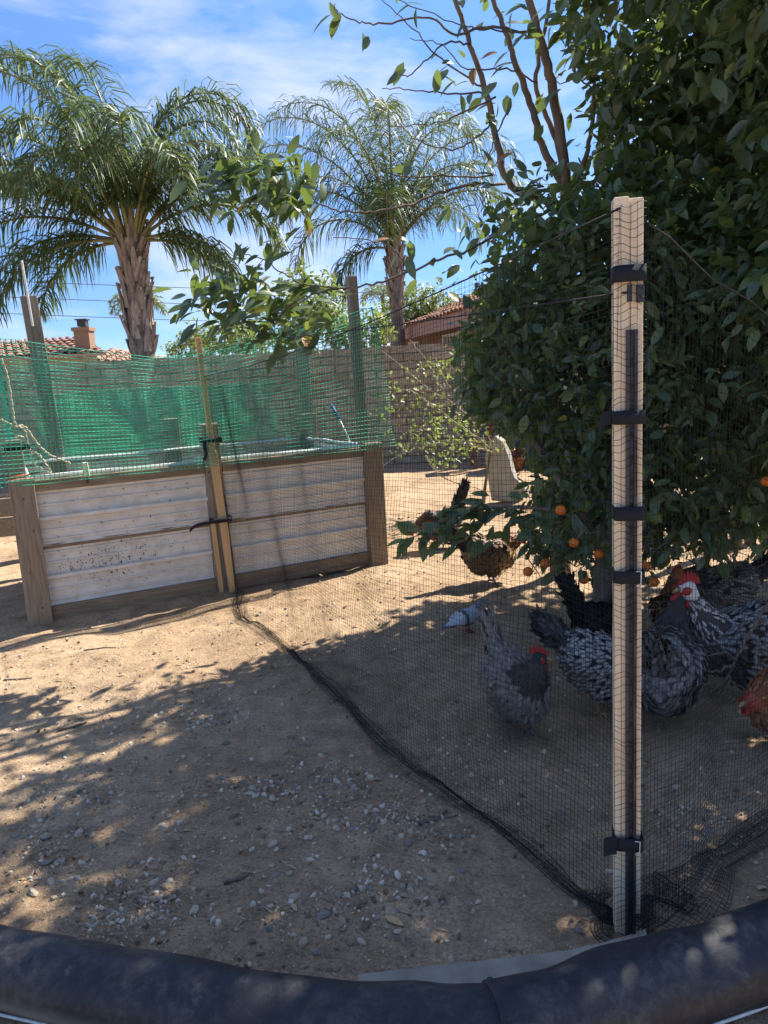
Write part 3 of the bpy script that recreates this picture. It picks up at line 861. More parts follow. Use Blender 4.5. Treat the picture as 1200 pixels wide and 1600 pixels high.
thin = [
    [(850, 62, 4.75), (800, 50, 4.6), (750, 46, 4.5), (717, 37, 4.4), (640, 8, 4.3), (590, -20, 4.2)],
    [(755, 138, 4.65), (690, 92, 4.5), (645, 45, 4.4), (592, -6, 4.3)],
    [(820, 50, 4.7), (760, 42, 4.5), (712, 55, 4.4), (672, 28, 4.3), (600, 36, 4.2), (560, 34, 4.2), (530, 20, 4.15), (522, 8, 4.1)],
    [(757, 145, 4.65), (700, 146, 4.5), (640, 140, 4.4), (596, 138, 4.3)],
    [(775, 150, 4.6), (720, 178, 4.5), (680, 193, 4.4), (610, 198, 4.3)],
    [(768, 192, 4.6), (735, 222, 4.5), (700, 232, 4.45), (650, 218, 4.4), (620, 190, 4.35)],
    [(790, 288, 4.7), (720, 292, 4.5), (650, 316, 4.35), (600, 328, 4.25), (555, 332, 4.2), (510, 324, 4.15), (470, 300, 4.1), (430, 285, 4.1), (380, 285, 4.05)],
    [(770, 275, 4.7), (690, 275, 4.5), (640, 276, 4.4), (600, 268, 4.35), (585, 245, 4.3)],
    [(800, 350, 4.7), (745, 385, 4.5), (700, 400, 4.4), (650, 420, 4.3), (600, 440, 4.2), (545, 450, 4.15), (490, 446, 4.1), (450, 432, 4.1), (410, 405, 4.05), (370, 395, 4.0)],
    [(545, 450, 4.15), (500, 455, 4.1), (465, 470, 4.1), (430, 500, 4.1), (410, 525, 4.08)],
    [(840, 130, 4.75), (790, 108, 4.65), (730, 108, 4.5), (690, 70, 4.45), (640, 60, 4.4)],
    [(735, 70, 4.6), (700, 66, 4.5), (668, 92, 4.4), (640, 118, 4.35), (625, 116, 4.35)],
    [(800, 165, 4.7), (780, 200, 4.6), (765, 240, 4.5), (745, 300, 4.5)],
    [(640, 420, 4.3), (620, 395, 4.3), (600, 380, 4.3), (560, 372, 4.25), (520, 372, 4.2)],
    [(930, 140, 4.8), (900, 120, 4.75), (880, 130, 4.7), (850, 125, 4.7)],
]
for s in thin:
    lw = .0085 if len(s) > 6 else .006
    limb([at(*p) for p in s], lw, .0022, 'branch', M_BARK, gua, 6, 6, .004)
# foliage of the upper crown
gb = []
for (x, y, Y, rx, ry, rz) in [
    (1000, 230, 4.5, .34, .45, .30), (1080, 170, 4.6, .45, .5, .42), (1170, 230, 4.6, .5, .5, .42), (1100, 300, 4.6, .45, .5, .3), (1000, 320, 4.4, .35, .4, .22),
    (1000, 60, 4.5, .42, .45, .36), (1110, 40, 4.6, .5, .5, .45), (1200, 90, 4.6, .5, .5, .5), (930, 20, 4.5, .30, .35, .22), (960, 140, 4.6, .26, .3, .22),
    (1270, 250, 4.6, .5, .5, .5), (1150, -60, 4.4, .5, .5, .35), (1280, -60, 4.5, .5, .5, .4), (1330, 100, 4.5, .6, .6, .6), (900, 310, 4.5, .3, .3, .15), (820, 310, 4.4, .2, .25, .12)]:
    gb.append((at(x, y, Y), (rx, ry, rz)))
gb += [(V((1.9, 3.35, 3.25)), (.5, .5, .4)), (V((2.4, 3.6, 3.1)), (.5, .5, .45)), (V((2.25, 3.2, 2.6)), (.45, .4, .4)), (V((1.5, 3.35, 3.65)), (.45, .4, .35)), (V((1.45, 3.8, 3.2)), (.4, .35, .35)), (V((2.08, 3.25, 2.55)), (.4, .35, .4)), (V((1.9, 3.1, 2.95)), (.4, .35, .35)), (V((2.5, 3.7, 3.45)), (.5, .4, .4)), (V((2.3, 3.0, 2.3)), (.35, .35, .4)), (V((1.8, 3.5, 2.85)), (.35, .3, .3))]
loc, Rm, scl = crown(gb, 46, 0.086, 9, 0.2, 0.7)
dd = loc - _C; zc_ = dd @ _f; lx_ = 600 + FPX * (dd @ _r) / zc_; ly_ = 800 - FPX * (dd @ _u) / zc_
open_ = lx_ > np.interp(ly_, [-60, 0, 60, 130, 200, 262, 292, 340], [840, 862, 890, 925, 945, 925, 800, 760]) + rng.normal(0, 12, len(loc))
loc, Rm, scl = loc[open_], Rm[open_], scl[open_]
rnd = np.clip(rng.normal(0.33, 0.2, len(loc)), 0, 0.9)
TVQ2 = [leaf_template(1, 0.52, 0.12, 0.2, 4), leaf_template(1, 0.46, 0.26, 0.42, 4), leaf_template(1, 0.58, 0.02, -0.1, 4), leaf_template(1, 0.40, 0.36, 0.12, 4)]
gvar = leaf_variants('leaf', M_LEAF2, [0.1, 0.2, 0.3, 0.4, 0.5, 0.6, 0.75])
lvar = leaf_variants('leaf', M_LEAF2, [0.15, 0.25, 0.35, 0.45, 0.55, 0.68, 0.92, 1.0])
plant_leaves(gua, M_LEAF2, loc, Rm, scl, rnd, gvar, 90, TVQ2)
# the leaves that hang from the long branches, each built by itself
lw_ = [0.2, 0.2, 0.18, 0.14, 0.11, 0.1, 0.045, 0.025]


def hang(cx, cy, sx, sy, n, Y, L=0.112, dirx=-0.5):
    for k in range(int(n * (2.2 if dirx < -.3 else 1.0))):
        p = at(random.gauss(cx, sx), random.gauss(cy, sy), Y + random.gauss(0, .12))
        d = np.array([[dirx + random.gauss(0, .6), random.gauss(0, .5), -0.28 + random.gauss(0, .4)]])
        u = np.array([[random.gauss(0, .4), -0.35 + random.gauss(0, .3), 0.85]])
        Rr = frames(d, u)[0]
        m = Matrix.Translation(p) @ Matrix(Rr.tolist()).to_4x4() @ Matrix.Diagonal((1, 1.0, 1, 1)) @ Matrix.Scale(L * random.uniform(.75, 1.2), 4)
        link('leaf', lvar[int(rng.choice(len(lvar), p=lw_))], gua, m)


for c in [(420, 250, 28, 14, 16, 4.1), (375, 265, 25, 16, 18, 4.05), (345, 285, 22, 16, 10, 4.05), (440, 290, 30, 16, 18, 4.1), (400, 310, 28, 14, 14, 4.1), (470, 320, 22, 16, 12, 4.12), (480, 265, 14, 10, 5, 4.15),
          (330, 440, 24, 14, 12, 4.05), (310, 480, 20, 18, 10, 4.0), (370, 460, 26, 18, 16, 4.05), (400, 430, 22, 18, 13, 4.1), (420, 490, 30, 20, 20, 4.1), (380, 510, 22, 18, 12, 4.05), (450, 530, 26, 14, 16, 4.1),
          (490, 490, 24, 18, 12, 4.1), (470, 450, 20, 14, 8, 4.1), (420, 385, 20, 9, 6, 4.1), (510, 460, 14, 14, 6, 4.15)]:
    hang(*c)
for c in [(700, 440, 20, 26, 9, 4.45), (730, 380, 20, 22, 9, 4.5), (750, 300, 26, 26, 14, 4.55), (790, 250, 20, 20, 8, 4.6), (700, 300, 30, 10, 5, 4.5), (770, 150, 26, 26, 12, 4.6), (750, 90, 30, 30, 8, 4.6), (710, 130, 14, 10, 4, 4.5),
          (820, 40, 40, 26, 14, 4.7), (760, 20, 40, 14, 7, 4.6), (640, 4, 18, 5, 4, 4.3), (525, 22, 6, 8, 4, 4.15), (575, 50, 12, 8, 2, 4.2), (625, 385, 10, 12, 6, 4.3), (880, 110, 20, 30, 10, 4.75), (900, 200, 16, 18, 5, 4.8), (610, 260, 30, 12, 3, 4.35), (660, 100, 30, 14, 4, 4.4)]:
    hang(*c, dirx=-0.2)

# ---- young sunlit shrub between the planter and the trees
shr = thing('shrub', 'small sunlit pale green shrub with bare straight twigs before the shaded wall', 'shrub', (0.98, 7.6, 0))
for s in [[(770, 690, 7.5), (720, 640, 7.4), (660, 600, 7.3), (588, 540, 7.2)], [(765, 700, 7.5), (710, 640, 7.4), (670, 570, 7.3), (640, 530, 7.25)], [(770, 705, 7.5), (700, 690, 7.3), (640, 705, 7.2), (600, 727, 7.2)],
          [(760, 700, 7.5), (720, 690, 7.4), (690, 735, 7.3), (668, 718, 7.3)], [(665, 712, 7.3), (690, 745, 7.2), (740, 762, 7.1), (765, 770, 7.0)], [(755, 690, 7.5), (700, 650, 7.4), (640, 610, 7.4), (605, 620, 7.4)], [(760, 695, 7.5), (740, 640, 7.5), (700, 600, 7.4), (680, 560, 7.4)]]:
    limb([at(*p) for p in s], .009, .003, 'branch', M_TWIG, shr, 5, 5, .006)
limb([(1.02, 7.55, -0.03), (1.06, 7.55, 0.25), at(768, 700, 7.5)], .022, .012, 'trunk', M_BARK, shr, 7)
sl = []
for (x, y, sx, sy, n) in [(680, 590, 22, 16, 60), (640, 590, 18, 14, 30), (665, 640, 26, 20, 120), (700, 660, 26, 22, 150), (725, 690, 22, 18, 110), (680, 690, 26, 16, 90), (690, 570, 14, 10, 30), (620, 610, 12, 10, 20), (630, 690, 16, 10, 25), (660, 705, 20, 10, 40), (600, 640, 10, 8, 12), (700, 720, 16, 10, 40), (735, 660, 12, 12, 30), (780, 690, 20, 7, 30), (800, 672, 10, 6, 14)]:
    for k in range(n):
        sl.append(at(random.gauss(x, sx), random.gauss(y, sy), 7.3 + random.gauss(0, .2)))
sl = np.array(sl); n_ = len(sl)
v, q_, rr = merged(*leaf_template(1, .5, .1, .15, 3), frames(rand_unit(n_) + np.array([0, 0, -.2]), rand_unit(n_) * .6 + np.array([0, 0, .8])), sl, 0.055 * rng.uniform(.6, 1.2, n_), rng.random(n_))
o = link('foliage', mesh_np('foliage', v, q_, M_SHRUBLEAF, True, {'rnd': rr}), shr, Matrix()); tag(o, kind='stuff')
# small plant lit by a gap under the orange tree
pl2 = thing('shrub', 'small bright green sunlit plant in the dark gap under the orange tree', 'shrub', tuple(gnd(1115, 800)))
sl = np.array([at(random.gauss(1108, 15), random.gauss(742, 8), 5.6 + random.gauss(0, .08)) for k in range(90)] + [at(random.gauss(1165, 8), random.gauss(720, 10), 5.6) for k in range(30)]); n_ = len(sl)
v, q_, rr = merged(*leaf_template(1, .5, .1, .15, 3), frames(rand_unit(n_), rand_unit(n_) * .5 + np.array([0, 0, .8])), sl, 0.05 * rng.uniform(.6, 1.2, n_), rng.random(n_))
o = link('foliage', mesh_np('foliage', v, q_, M_SHRUBLEAF, True, {'rnd': rr}), pl2, Matrix()); tag(o, kind='stuff')
b0 = gnd(1115, 800)
limb([(b0.x, b0.y, -0.02), (b0.x + .02, 5.65, 0.25), at(1110, 748, 5.6)], .012, .005, 'stem', M_BARK, pl2, 6)
limb([(b0.x, b0.y, 0.02), (b0.x + .15, 5.65, 0.3), at(1165, 722, 5.6)], .010, .004, 'stem', M_BARK, pl2, 6)

# tree with straight reddish trunks beyond the orange tree, its crown closing the view at the side
bt = thing('fruit_tree', 'dark leafy tree with straight reddish trunks behind the orange tree and its post', 'tree', (2.75, 5.6, 0))
for (x, Y, r_) in ((1155, 5.4, .05), (1178, 5.5, .045)):
    b_ = at(x, 700, Y); t_ = at(x - 2, 330, Y)
    limb([(b_.x, Y, -.05), (b_.x, Y, .9), tuple(t_), tuple(t_ + V((.1, .1, 1.0)))], r_, r_ * .6, 'trunk', M_BARK, bt, 8)
bb = [(at(x, y, Y), r_) for (x, y, Y, r_) in [(1170, 330, 5.5, (.5, .4, .35)), (1230, 260, 5.4, (.5, .45, .45)), (1130, 230, 5.6, (.4, .4, .3))]]
loc, Rm, scl = crown(bb, 34, 0.11, 9, 0.25, 0.3)
rnd = np.clip(rng.normal(0.35, 0.25, len(loc)), 0, .97)
plant_leaves(bt, M_LEAF, loc, Rm, scl, rnd, cvar, 0, TVQ)

# ------------------------------------------------------------------ palms


def frond(parent, base, az, el0, L, droop, mat, n_pair=95, ll=0.55, lw=0.026, name='frond', rr=0.022, seg=3, curve_az=0.0, pw=1.5):
    """a plumose feather frond: stalk bending down under its weight, leaflets hanging from it"""
    n = 26; p = V(base); pts = [p.copy()]; ds = L / n
    for i in range(n):
        s = (i + 1) / n
        el = el0 - droop * s ** pw
        a = az + curve_az * s
        d = V((math.cos(a) * math.cos(el), math.sin(a) * math.cos(el), math.sin(el)))
        p = p + d * ds; pts.append(p.copy())
    st = MB(); st.tube(pts, [rr * (1 - 0.85 * i / n) for i in range(n + 1)], 5)
    rv, rq = np.concatenate(st.v), np.concatenate(st.q)
    P = np.array([tuple(x) for x in pts])
    s = np.repeat(np.linspace(0.16, 0.995, n_pair), 2); N = len(s)
    fi = s * n; i0 = np.minimum(fi.astype(int), n - 1); fr = (fi - i0)[:, None]
    base_p = P[i0] * (1 - fr) + P[i0 + 1] * fr
    T = P[i0 + 1] - P[i0]; T /= np.linalg.norm(T, axis=1, keepdims=True)
    up = np.array([0, 0, 1.0]); S = np.cross(T, up); S /= np.linalg.norm(S, axis=1, keepdims=True) + 1e-6
    Nn = np.cross(S, T)
    sg = np.tile([1, -1], N // 2)[:, None]
    lift = rng.normal(0.15, 0.45, (N, 1))
    D = S * sg * rng.uniform(.6, 1.0, (N, 1)) + T * rng.uniform(.35, .8, (N, 1)) + Nn * lift
    D /= np.linalg.norm(D, axis=1, keepdims=True)
    env = np.clip(np.sin(np.pi * np.clip(s * 0.86 + 0.1, 0, 1)) ** 0.55, .25, 1)
    ln = ll * env * rng.uniform(.75, 1.15, N)
    segs = seg + 1; pts_l = [base_p]; cur = base_p; d = D
    for k in range(seg):
        cur = cur + d * (ln / seg)[:, None]
        pts_l.append(cur)
        d = d + np.array([0, 0, -1.0]) * rng.uniform(.6, 1.25, (N, 1)); d = d / np.linalg.norm(d, axis=1, keepdims=True)
    wv = np.cross(D, up) ; wv /= np.linalg.norm(wv, axis=1, keepdims=True) + 1e-6
    wv = wv * 0.6 + rng.normal(0, .4, (N, 3)); wv /= np.linalg.norm(wv, axis=1, keepdims=True)
    wid = [0.6, 1.0, 0.75, 0.08][:segs] if seg == 3 else [0.7, 1.0, 0.08]
    vs = []
    for k in range(segs):
        vs.append(pts_l[k] - wv * (lw / 2 * wid[k])); vs.append(pts_l[k] + wv * (lw / 2 * wid[k]))
    LV = np.stack(vs, 1)  # N, 2*segs, 3
    tq = np.array([(2 * k, 2 * k + 1, 2 * k + 3, 2 * k + 2) for k in range(segs - 1)])
    LQ = (tq[None] + (np.arange(N) * 2 * segs)[:, None, None]).reshape(-1, 4) + len(rv)
    fr_r = np.clip(rng.normal(.42, .18, N) + random.uniform(-.12, .12), 0, 1)
    rnd_ = np.concatenate([np.full(len(rv), .5), np.repeat(fr_r, 2 * segs)])
    me = mesh_np(name, np.concatenate([rv, LV.reshape(-1, 3)]), np.concatenate([rq, LQ]), None, True, {'rnd': rnd_}, mats=[M_RACHIS, mat], midx=np.concatenate([np.zeros(len(rq), int), np.ones(len(LQ), int)]))
    return link(name, me, parent, Matrix())


def palm_trunk(parent, x, y, z1, r0, r1, boots=True, bz=1.6):
    n = 40; prof = []
    for i in range(n + 1):
        t = i / n; r_ = lerp(r0, r1, t)
        prof.append((r_ * (1 + 0.03 * math.sin(i * 2.1)) , t * z1))
    prof.append((r1 * .5, z1 + .15)); prof.append((0.01, z1 + .2))
    mb = MB(); mb.lathe(prof, 18, (x, y, 0))
    for a in mb.v:
        a += rng.normal(0, .008, a.shape)
    t = mb.build('trunk', M_PALMBARK, parent, True)
    if boots:
        k = 0; z = z1 - bz
        while z < z1 + .12:
            nn_ = 6
            for j in range(nn_):
                an = 2 * math.pi * j / nn_ + k * 0.62 + random.uniform(-.35, .35)
                tt = (z - z1 + bz) / bz
                r_ = lerp(r0, r1, z / z1) * 1.02
                w = random.uniform(.07, .14); hgt = random.uniform(.2, .62); out = 0.02 + .07 * tt + random.uniform(-.02, .07); z_keep = z; z = z + random.uniform(-.07, .07)
                ca, sa = math.cos(an), math.sin(an)
                er = V((ca, sa, 0)); et = V((-sa, ca, 0)); c = V((x, y, z))
                vs = []
                for (u_, hh, oo) in ((1.0, 0, 0.0), (.85, .4, out * .5), (.55, .8, out * .9), (.30, 1.0, out * 1.15)):
                    for sgn in (-1, 0, 1):
                        th = .035 if sgn == 0 else 0
                        vs.append(c + er * (r_ - .015 + oo + th) + et * sgn * w * u_ / 1.4 + V((0, 0, hh * hgt)))
                vs.append(c + er * (r_ - .03 + out * .6) + V((0, 0, hgt * .95)))
                q_ = []
                for a in range(3):
                    q_ += [(a * 3, a * 3 + 1, a * 3 + 4, a * 3 + 3), (a * 3 + 1, a * 3 + 2, a * 3 + 5, a * 3 + 4)]
                b = MB(); b.add([tuple(v_) for v_ in vs], q_, [(9, 10, 12), (10, 11, 12), (12, 9, 6), (11, 12, 8)])
                b.build('boot', M_BOOT, parent, False); z = z_keep
            z += 0.145; k += 1
    return t


# left palm
pb = at(205, 382, 13.2)
palm = thing('queen_palm', 'full feathery palm with thick shaggy trunk rising behind the wall near the chimney', 'palm tree', (pb.x, 13.2, 0), group='tall palms behind the wall')
palm_trunk(palm, pb.x, 13.2, pb.z, .24, .19, True, 1.75)
top = V((pb.x, 13.2, pb.z + .05))
D2 = R
for (az, el, L, dr, pw) in [
    (170, 84, 5.4, 2.7, 2.3), (155, 81, 5.5, 2.6, 2.4), (182, 79, 5.0, 2.6, 2.2), (130, 87, 5.3, 2.4, 2.4), (12, 85, 4.1, 3.3, 2.4), (2, 81, 3.5, 3.2, 2.2), (22, 84, 4.3, 3.3, 2.5), (355, 68, 2.9, 2.4, 1.8),
    (185, 55, 3.6, 1.7, 1.7), (175, 48, 3.5, 1.6, 1.6), (200, 44, 3.3, 1.5, 1.6), (188, 30, 3.2, 1.6, 1.5), (172, 16, 2.9, 1.4, 1.5), (196, 6, 2.7, 1.4, 1.4), (165, 2, 2.3, 1.3, 1.4),
    (3, 52, 3.5, 1.6, 1.7), (352, 46, 3.3, 1.7, 1.6), (12, 40, 2.9, 1.9, 1.5), (0, 16, 1.9, 1.5, 1.3), (18, 8, 1.8, 1.4, 1.3),
    (270, 76, 3.5, 2.9, 1.9), (245, 72, 3.5, 2.8, 1.9), (295, 74, 3.4, 2.9, 1.9), (280, 62, 3.2, 2.7, 1.7), (250, 58, 3.2, 2.6, 1.7), (310, 60, 3.2, 2.5, 1.7), (110, 72, 3.6, 2.5, 2.0), (70, 70, 3.4, 2.6, 2.0), (215, 66, 3.6, 2.5, 1.9), (225, 52, 3.0, 2.3, 1.7), (330, 66, 3.2, 2.6, 1.9)]:
    frond(palm, top + V((math.cos(R(az)) * .12, math.sin(R(az)) * .12, 0)), R(az + random.uniform(-5, 5)), R(el), L, dr, M_FROND, n_pair=120, ll=.74, lw=.027, rr=.035, curve_az=random.uniform(-.25, .25), pw=pw)
# right palm, farther off and thinner
pb = at(617, 398, 19)
palm = thing('queen_palm', 'sparser slim-trunked palm seen through the bare arching branches above the tile roof', 'palm tree', (pb.x, 19, 0), group='tall palms behind the wall')
palm_trunk(palm, pb.x, 19, pb.z, .18, .15, True, 1.2)
top = V((pb.x, 19, pb.z + .1))
for (az, el, L, dr, pw) in [
    (172, 74, 6.3, 1.9, 2.2), (160, 80, 6.0, 1.7, 2.4), (182, 66, 5.6, 1.9, 2.0), (120, 86, 6.0, 1.3, 2.4), (90, 85, 5.8, 1.5, 2.4), (40, 82, 5.8, 1.9, 2.3), (15, 74, 5.4, 2.1, 2.1), (5, 66, 4.8, 2.2, 1.9), (355, 54, 4.2, 2.2, 1.8),
    (190, 60, 4.3, 2.3, 1.8), (175, 50, 3.6, 2.4, 1.6), (176, 22, 2.2, 2.0, 1.2), (270, 80, 5.2, 2.5, 2.1), (240, 76, 5.0, 2.5, 2.0), (300, 78, 5.0, 2.5, 2.0), (60, 70, 4.6, 2.5, 1.9), (110, 70, 4.6, 2.5, 1.9), (320, 68, 4.4, 2.6, 1.8), (210, 68, 4.4, 2.6, 1.8), (265, 60, 3.8, 2.7, 1.6), (30, 58, 3.8, 2.4, 1.7)]:
    frond(palm, top, R(az + random.uniform(-5, 5)), R(el), L * .94, dr * 1.08, M_FROND, n_pair=95, ll=1.0, lw=.026, rr=.035, curve_az=random.uniform(-.2, .2), pw=pw)
# two small far palms
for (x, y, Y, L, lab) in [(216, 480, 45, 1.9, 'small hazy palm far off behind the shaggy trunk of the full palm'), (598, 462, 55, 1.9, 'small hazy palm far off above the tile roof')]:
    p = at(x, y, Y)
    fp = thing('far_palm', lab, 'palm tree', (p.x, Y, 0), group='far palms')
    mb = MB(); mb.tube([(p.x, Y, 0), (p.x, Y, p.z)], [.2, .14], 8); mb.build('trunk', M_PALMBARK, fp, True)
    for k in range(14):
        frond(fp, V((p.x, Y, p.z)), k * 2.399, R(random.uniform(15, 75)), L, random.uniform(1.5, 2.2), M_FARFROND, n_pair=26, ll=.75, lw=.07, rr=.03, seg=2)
# bushes beyond the wall
for (x, y, Y, r_, lab) in [(560, 505, 14.0, (.45, .4, .3), 'yellow green bush peeping over the wall beside the corner post'), (650, 475, 22, (.9, .6, .5), 'light green tree top just above the tile roof ridge'), (480, 475, 13.5, (.6, .5, .55), 'leafy bush behind the green netting between the planter posts'), (350, 525, 20, (1.2, .8, .35), 'low pale bush on the skyline behind the thin lath')]:
    p = at(x, y, Y)
    t_ = thing('bush', lab, 'bush', (p.x, Y, 0))
    limb([(p.x, Y, -.05), (p.x + .05, Y, p.z * .5), tuple(p)], .06, .02, 'trunk', M_BARK, t_, 6)
    loc, Rm, scl = crown([(p, r_), (p + V((r_[0] * .6, 0, -.2)), tuple(a * .7 for a in r_)), (p + V((-r_[0] * .6, .1, -.25)), tuple(a * .7 for a in r_))], 60, .10, 7, .2, .2)
    plant_leaves(t_, M_SHRUBLEAF, loc, Rm, scl, rng.random(len(loc)), [], 0, leaf_template(1, .45, .1, .15, 3))

# ------------------------------------------------------------------ raised planter
EX3 = V((EX[0], EX[1], 0)); EY3 = V((EY[0], EY[1], 0)); P0 = V((PL[0], PL[1], 0)); DEP = 1.22; LEN = 2.366; RZ = .90


def pp(t, s, z):
    return P0 + EX3 * t + EY3 * s + V((0, 0, z))


plan = thing('raised_planter', 'raised garden planter of ribbed white metal sheets between weathered wooden posts', 'planter', tuple(P0), math.atan2(EX[1], EX[0]))
# posts
beam('post', pp(0.0, -.035, -.1), pp(0.0, -.035, .92), .14, .07, M_POST, plan, EX3)
beam('post', pp(0.0, .04, .5), pp(-.01, .04, 1.15), .09, .06, M_GREYPOST, plan, EX3)
beam('post', pp(1.17, .01, -.1), pp(1.17, .01, 1.16), .115, .085, M_GREYPOST, plan, EX3)
beam('post', pp(LEN, -.035, -.1), pp(LEN, -.035, .93), .14, .075, M_POST, plan, EX3)
beam('post', pp(LEN - .02, .045, .3), pp(LEN - .05, .05, 2.13), .07, .06, M_GREYPOST, plan, EX3)
beam('post', pp(0.34, DEP, -.1), pp(0.25, DEP, 2.12), .11, .09, M_GREYPOST, plan, EX3)
beam('post', pp(.30, DEP + .2, 0), pp(.27, DEP + .2, 2.04), .09, .09, M_GREYPOST, plan, EX3)
beam('rod', pp(.25, DEP - .06, 1.9), pp(.235, DEP - .06, 2.36), .016, .016, M_WHITE, plan, EX3)
beam('post', pp(1.17, DEP, -.1), pp(1.17, DEP, 1.16), .13, .09, M_GREYPOST, plan, EX3)
beam('post', pp(LEN, DEP, -.1), pp(LEN, DEP, 1.75), .10, .09, M_GREYPOST, plan, EX3)
beam('post', pp(LEN - .02, DEP - .08, .5), pp(LEN - .02, DEP - .08, 1.12), .15, .05, M_GREYPOST, plan, EX3)


def rib_panel(name, t0, t1, z0, z1, s, flip=1, mat=M_METAL):
    """ribbed metal sheet: wide pans with narrow ribs, extruded along the planter side"""
    H_ = z1 - z0
    prof = [(0, -.012)]
    def rib(zc, w, d):
        prof.extend([(zc - w, 0.0), (zc - w * .55, -d), (zc + w * .55, -d), (zc + w, 0.0)])
    rib(H_ * .10, .009, .009); rib(H_ * .28, .009, .009); rib(H_ * .50, .018, .026); rib(H_ * .74, .009, .009); rib(H_ * .91, .009, .009)
    prof.append((H_, -.012))
    n = len(prof); mb = MB(); K = 14; L = (t1 - t0)
    vs = []
    for k in range(K + 1):
        for z, d in prof:
            w = 0.003 * math.sin(k * 1.3 + z * 20) + .002 * math.sin(k * 2.7)
            vs.append((k / K * L - L / 2, (d + w) * flip, z - H_ / 2))
    q_ = [(k * n + i, (k + 1) * n + i, (k + 1) * n + i + 1, k * n + i + 1) for k in range(K) for i in range(n - 1)]
    mb.add(vs, q_)
    me = mb.mesh(name, mat, False)
    return me, L, H_


def put_panel(t0, t1, z0, z1, s, along=EX3, org=None, flip=1):
    me, L, H_ = rib_panel('metal_panel', t0, t1, z0, z1, s, flip)
    m = Matrix((along, V((0, 0, 1)).cross(along), V((0, 0, 1)))).transposed().to_4x4()
    m.translation = (org + along * ((t0 + t1) / 2) if org else pp((t0 + t1) / 2, s, 0)) + V((0, 0, (z0 + z1) / 2))
    return link('metal_panel', me, plan, m)


for (t0, t1) in ((.072, 1.11), (1.23, LEN - .072)):
    put_panel(t0, t1, .105, .475, 0.0)
    put_panel(t0, t1, .490, .832, -.006)
    beam('board', pp(t0, -.012, .866), pp(t1, -.012, .866), .038, .069, M_BOARD, plan, EY3, long_axis='X')
    beam('board', pp(t0, -.004, .483), pp(t1, -.004, .483), .022, .03, M_BOARD, plan, EY3, long_axis='X', bev=.003)
    beam('board', pp(t0, -.018, .055), pp(t1, -.018, .055), .038, .105, M_BOARD, plan, EY3, long_axis='X')
for (t0, t1) in ((.06, 1.10), (1.24, LEN - .06)):
    put_panel(t0, t1, .135, .475, DEP)
    put_panel(t0, t1, .490, .87, DEP)
for tt in (.0, LEN):
    put_panel(.05, DEP - .05, .135, .475, 0, EY3, pp(tt, 0, 0))
    put_panel(.05, DEP - .05, .490, .87, 0, EY3, pp(tt, 0, 0))
    beam('board', pp(tt, .05, .07), pp(tt, DEP - .05, .07), .04, .13, M_BOARD, plan, EX3, long_axis='X')
for a, b in (((.05, .02), (LEN - .03, .02)), ((.05, DEP - .06), (LEN - .05, DEP - .06)), ((.05, .02), (.05, DEP - .06)), ((LEN - .06, .03), (LEN - .06, DEP - .06))):
    mb = MB(); pts = [pp(lerp(a[0], b[0], k / 12), lerp(a[1], b[1], k / 12), RZ + .012 + .004 * math.sin(k * 1.1)) for k in range(13)]
    mb.tube(pts, .013, 8); mb.build('rim_pipe', M_RIM, plan, True)
mb = MB(); mb.box((LEN / 2, DEP / 2, .66), (LEN - .1, DEP - .1, .04)); o = mb.build('soil', M_SOIL, plan, mw=world_of(plan))
# spots of dried mud thrown on the left-hand sheets
sp = MB()
for k in range(420):
    if k < 300:
        t = random.gauss(.42, .17); z = random.gauss(.345, .06)
    else:
        t = random.uniform(.09, 1.05); z = random.uniform(.16, .8)
    if not (.09 < t < 1.07) or not (.14 < z < .81): continue
    rr_ = random.uniform(.0015, .0042) * (1.6 if random.random() < .06 else 1)
    c = pp(t, -.008 if z < .48 else -.014, z); a = random.uniform(0, 3)
    sp.add([tuple(c + EX3 * rr_ * math.cos(a + j * 1.257) * random.uniform(.6, 1.1) + V((0, 0, rr_ * 1.3 * math.sin(a + j * 1.257))) - EY3 * (.0005)) for j in range(5)] + [tuple(c - EY3 * .003)], None, [(j, (j + 1) % 5, 5) for j in range(5)])
o = sp.build('mud_specks', M_SOIL, plan); tag(o, kind='stuff')

for tt, zz in ((0.0, .80), (0.03, .60), (-.02, .35), (0.02, .12), (LEN - .02, .82), (LEN + .02, .55), (LEN, .16), (1.13, .84), (1.21, .84), (1.13, .12)):
    sc_b = MB(); c = pp(tt, -.072 if tt != 1.13 and tt != 1.21 else -.034, zz)
    sc_b.tube([c, c - EY3 * .003], [.0055, .0045], 8); sc_b.build('screw', M_BLACKMETAL, plan)
# lath strapped to the middle post
lath = thing('wooden_lath', 'pale notched wooden lath strapped upright to the planter post', 'stake', tuple(pp(1.2, -.08, 0)))
b_ = pp(1.215, -.075, -.05); m_ = pp(1.165, -.055, .98); t_ = pp(1.14, -.05, 1.72)
beam('shaft', b_, m_, .052, .03, M_LATH, lath, EX3, bev=.003)
beam('shaft', m_ + V((0, 0, .001)), t_, .034, .03, M_LATH, lath, EX3, bev=.003)
beam('foot_batten', pp(1.14, -.048, -.05), pp(1.125, -.048, .5), .03, .02, M_LATH, lath, EX3, bev=.003)


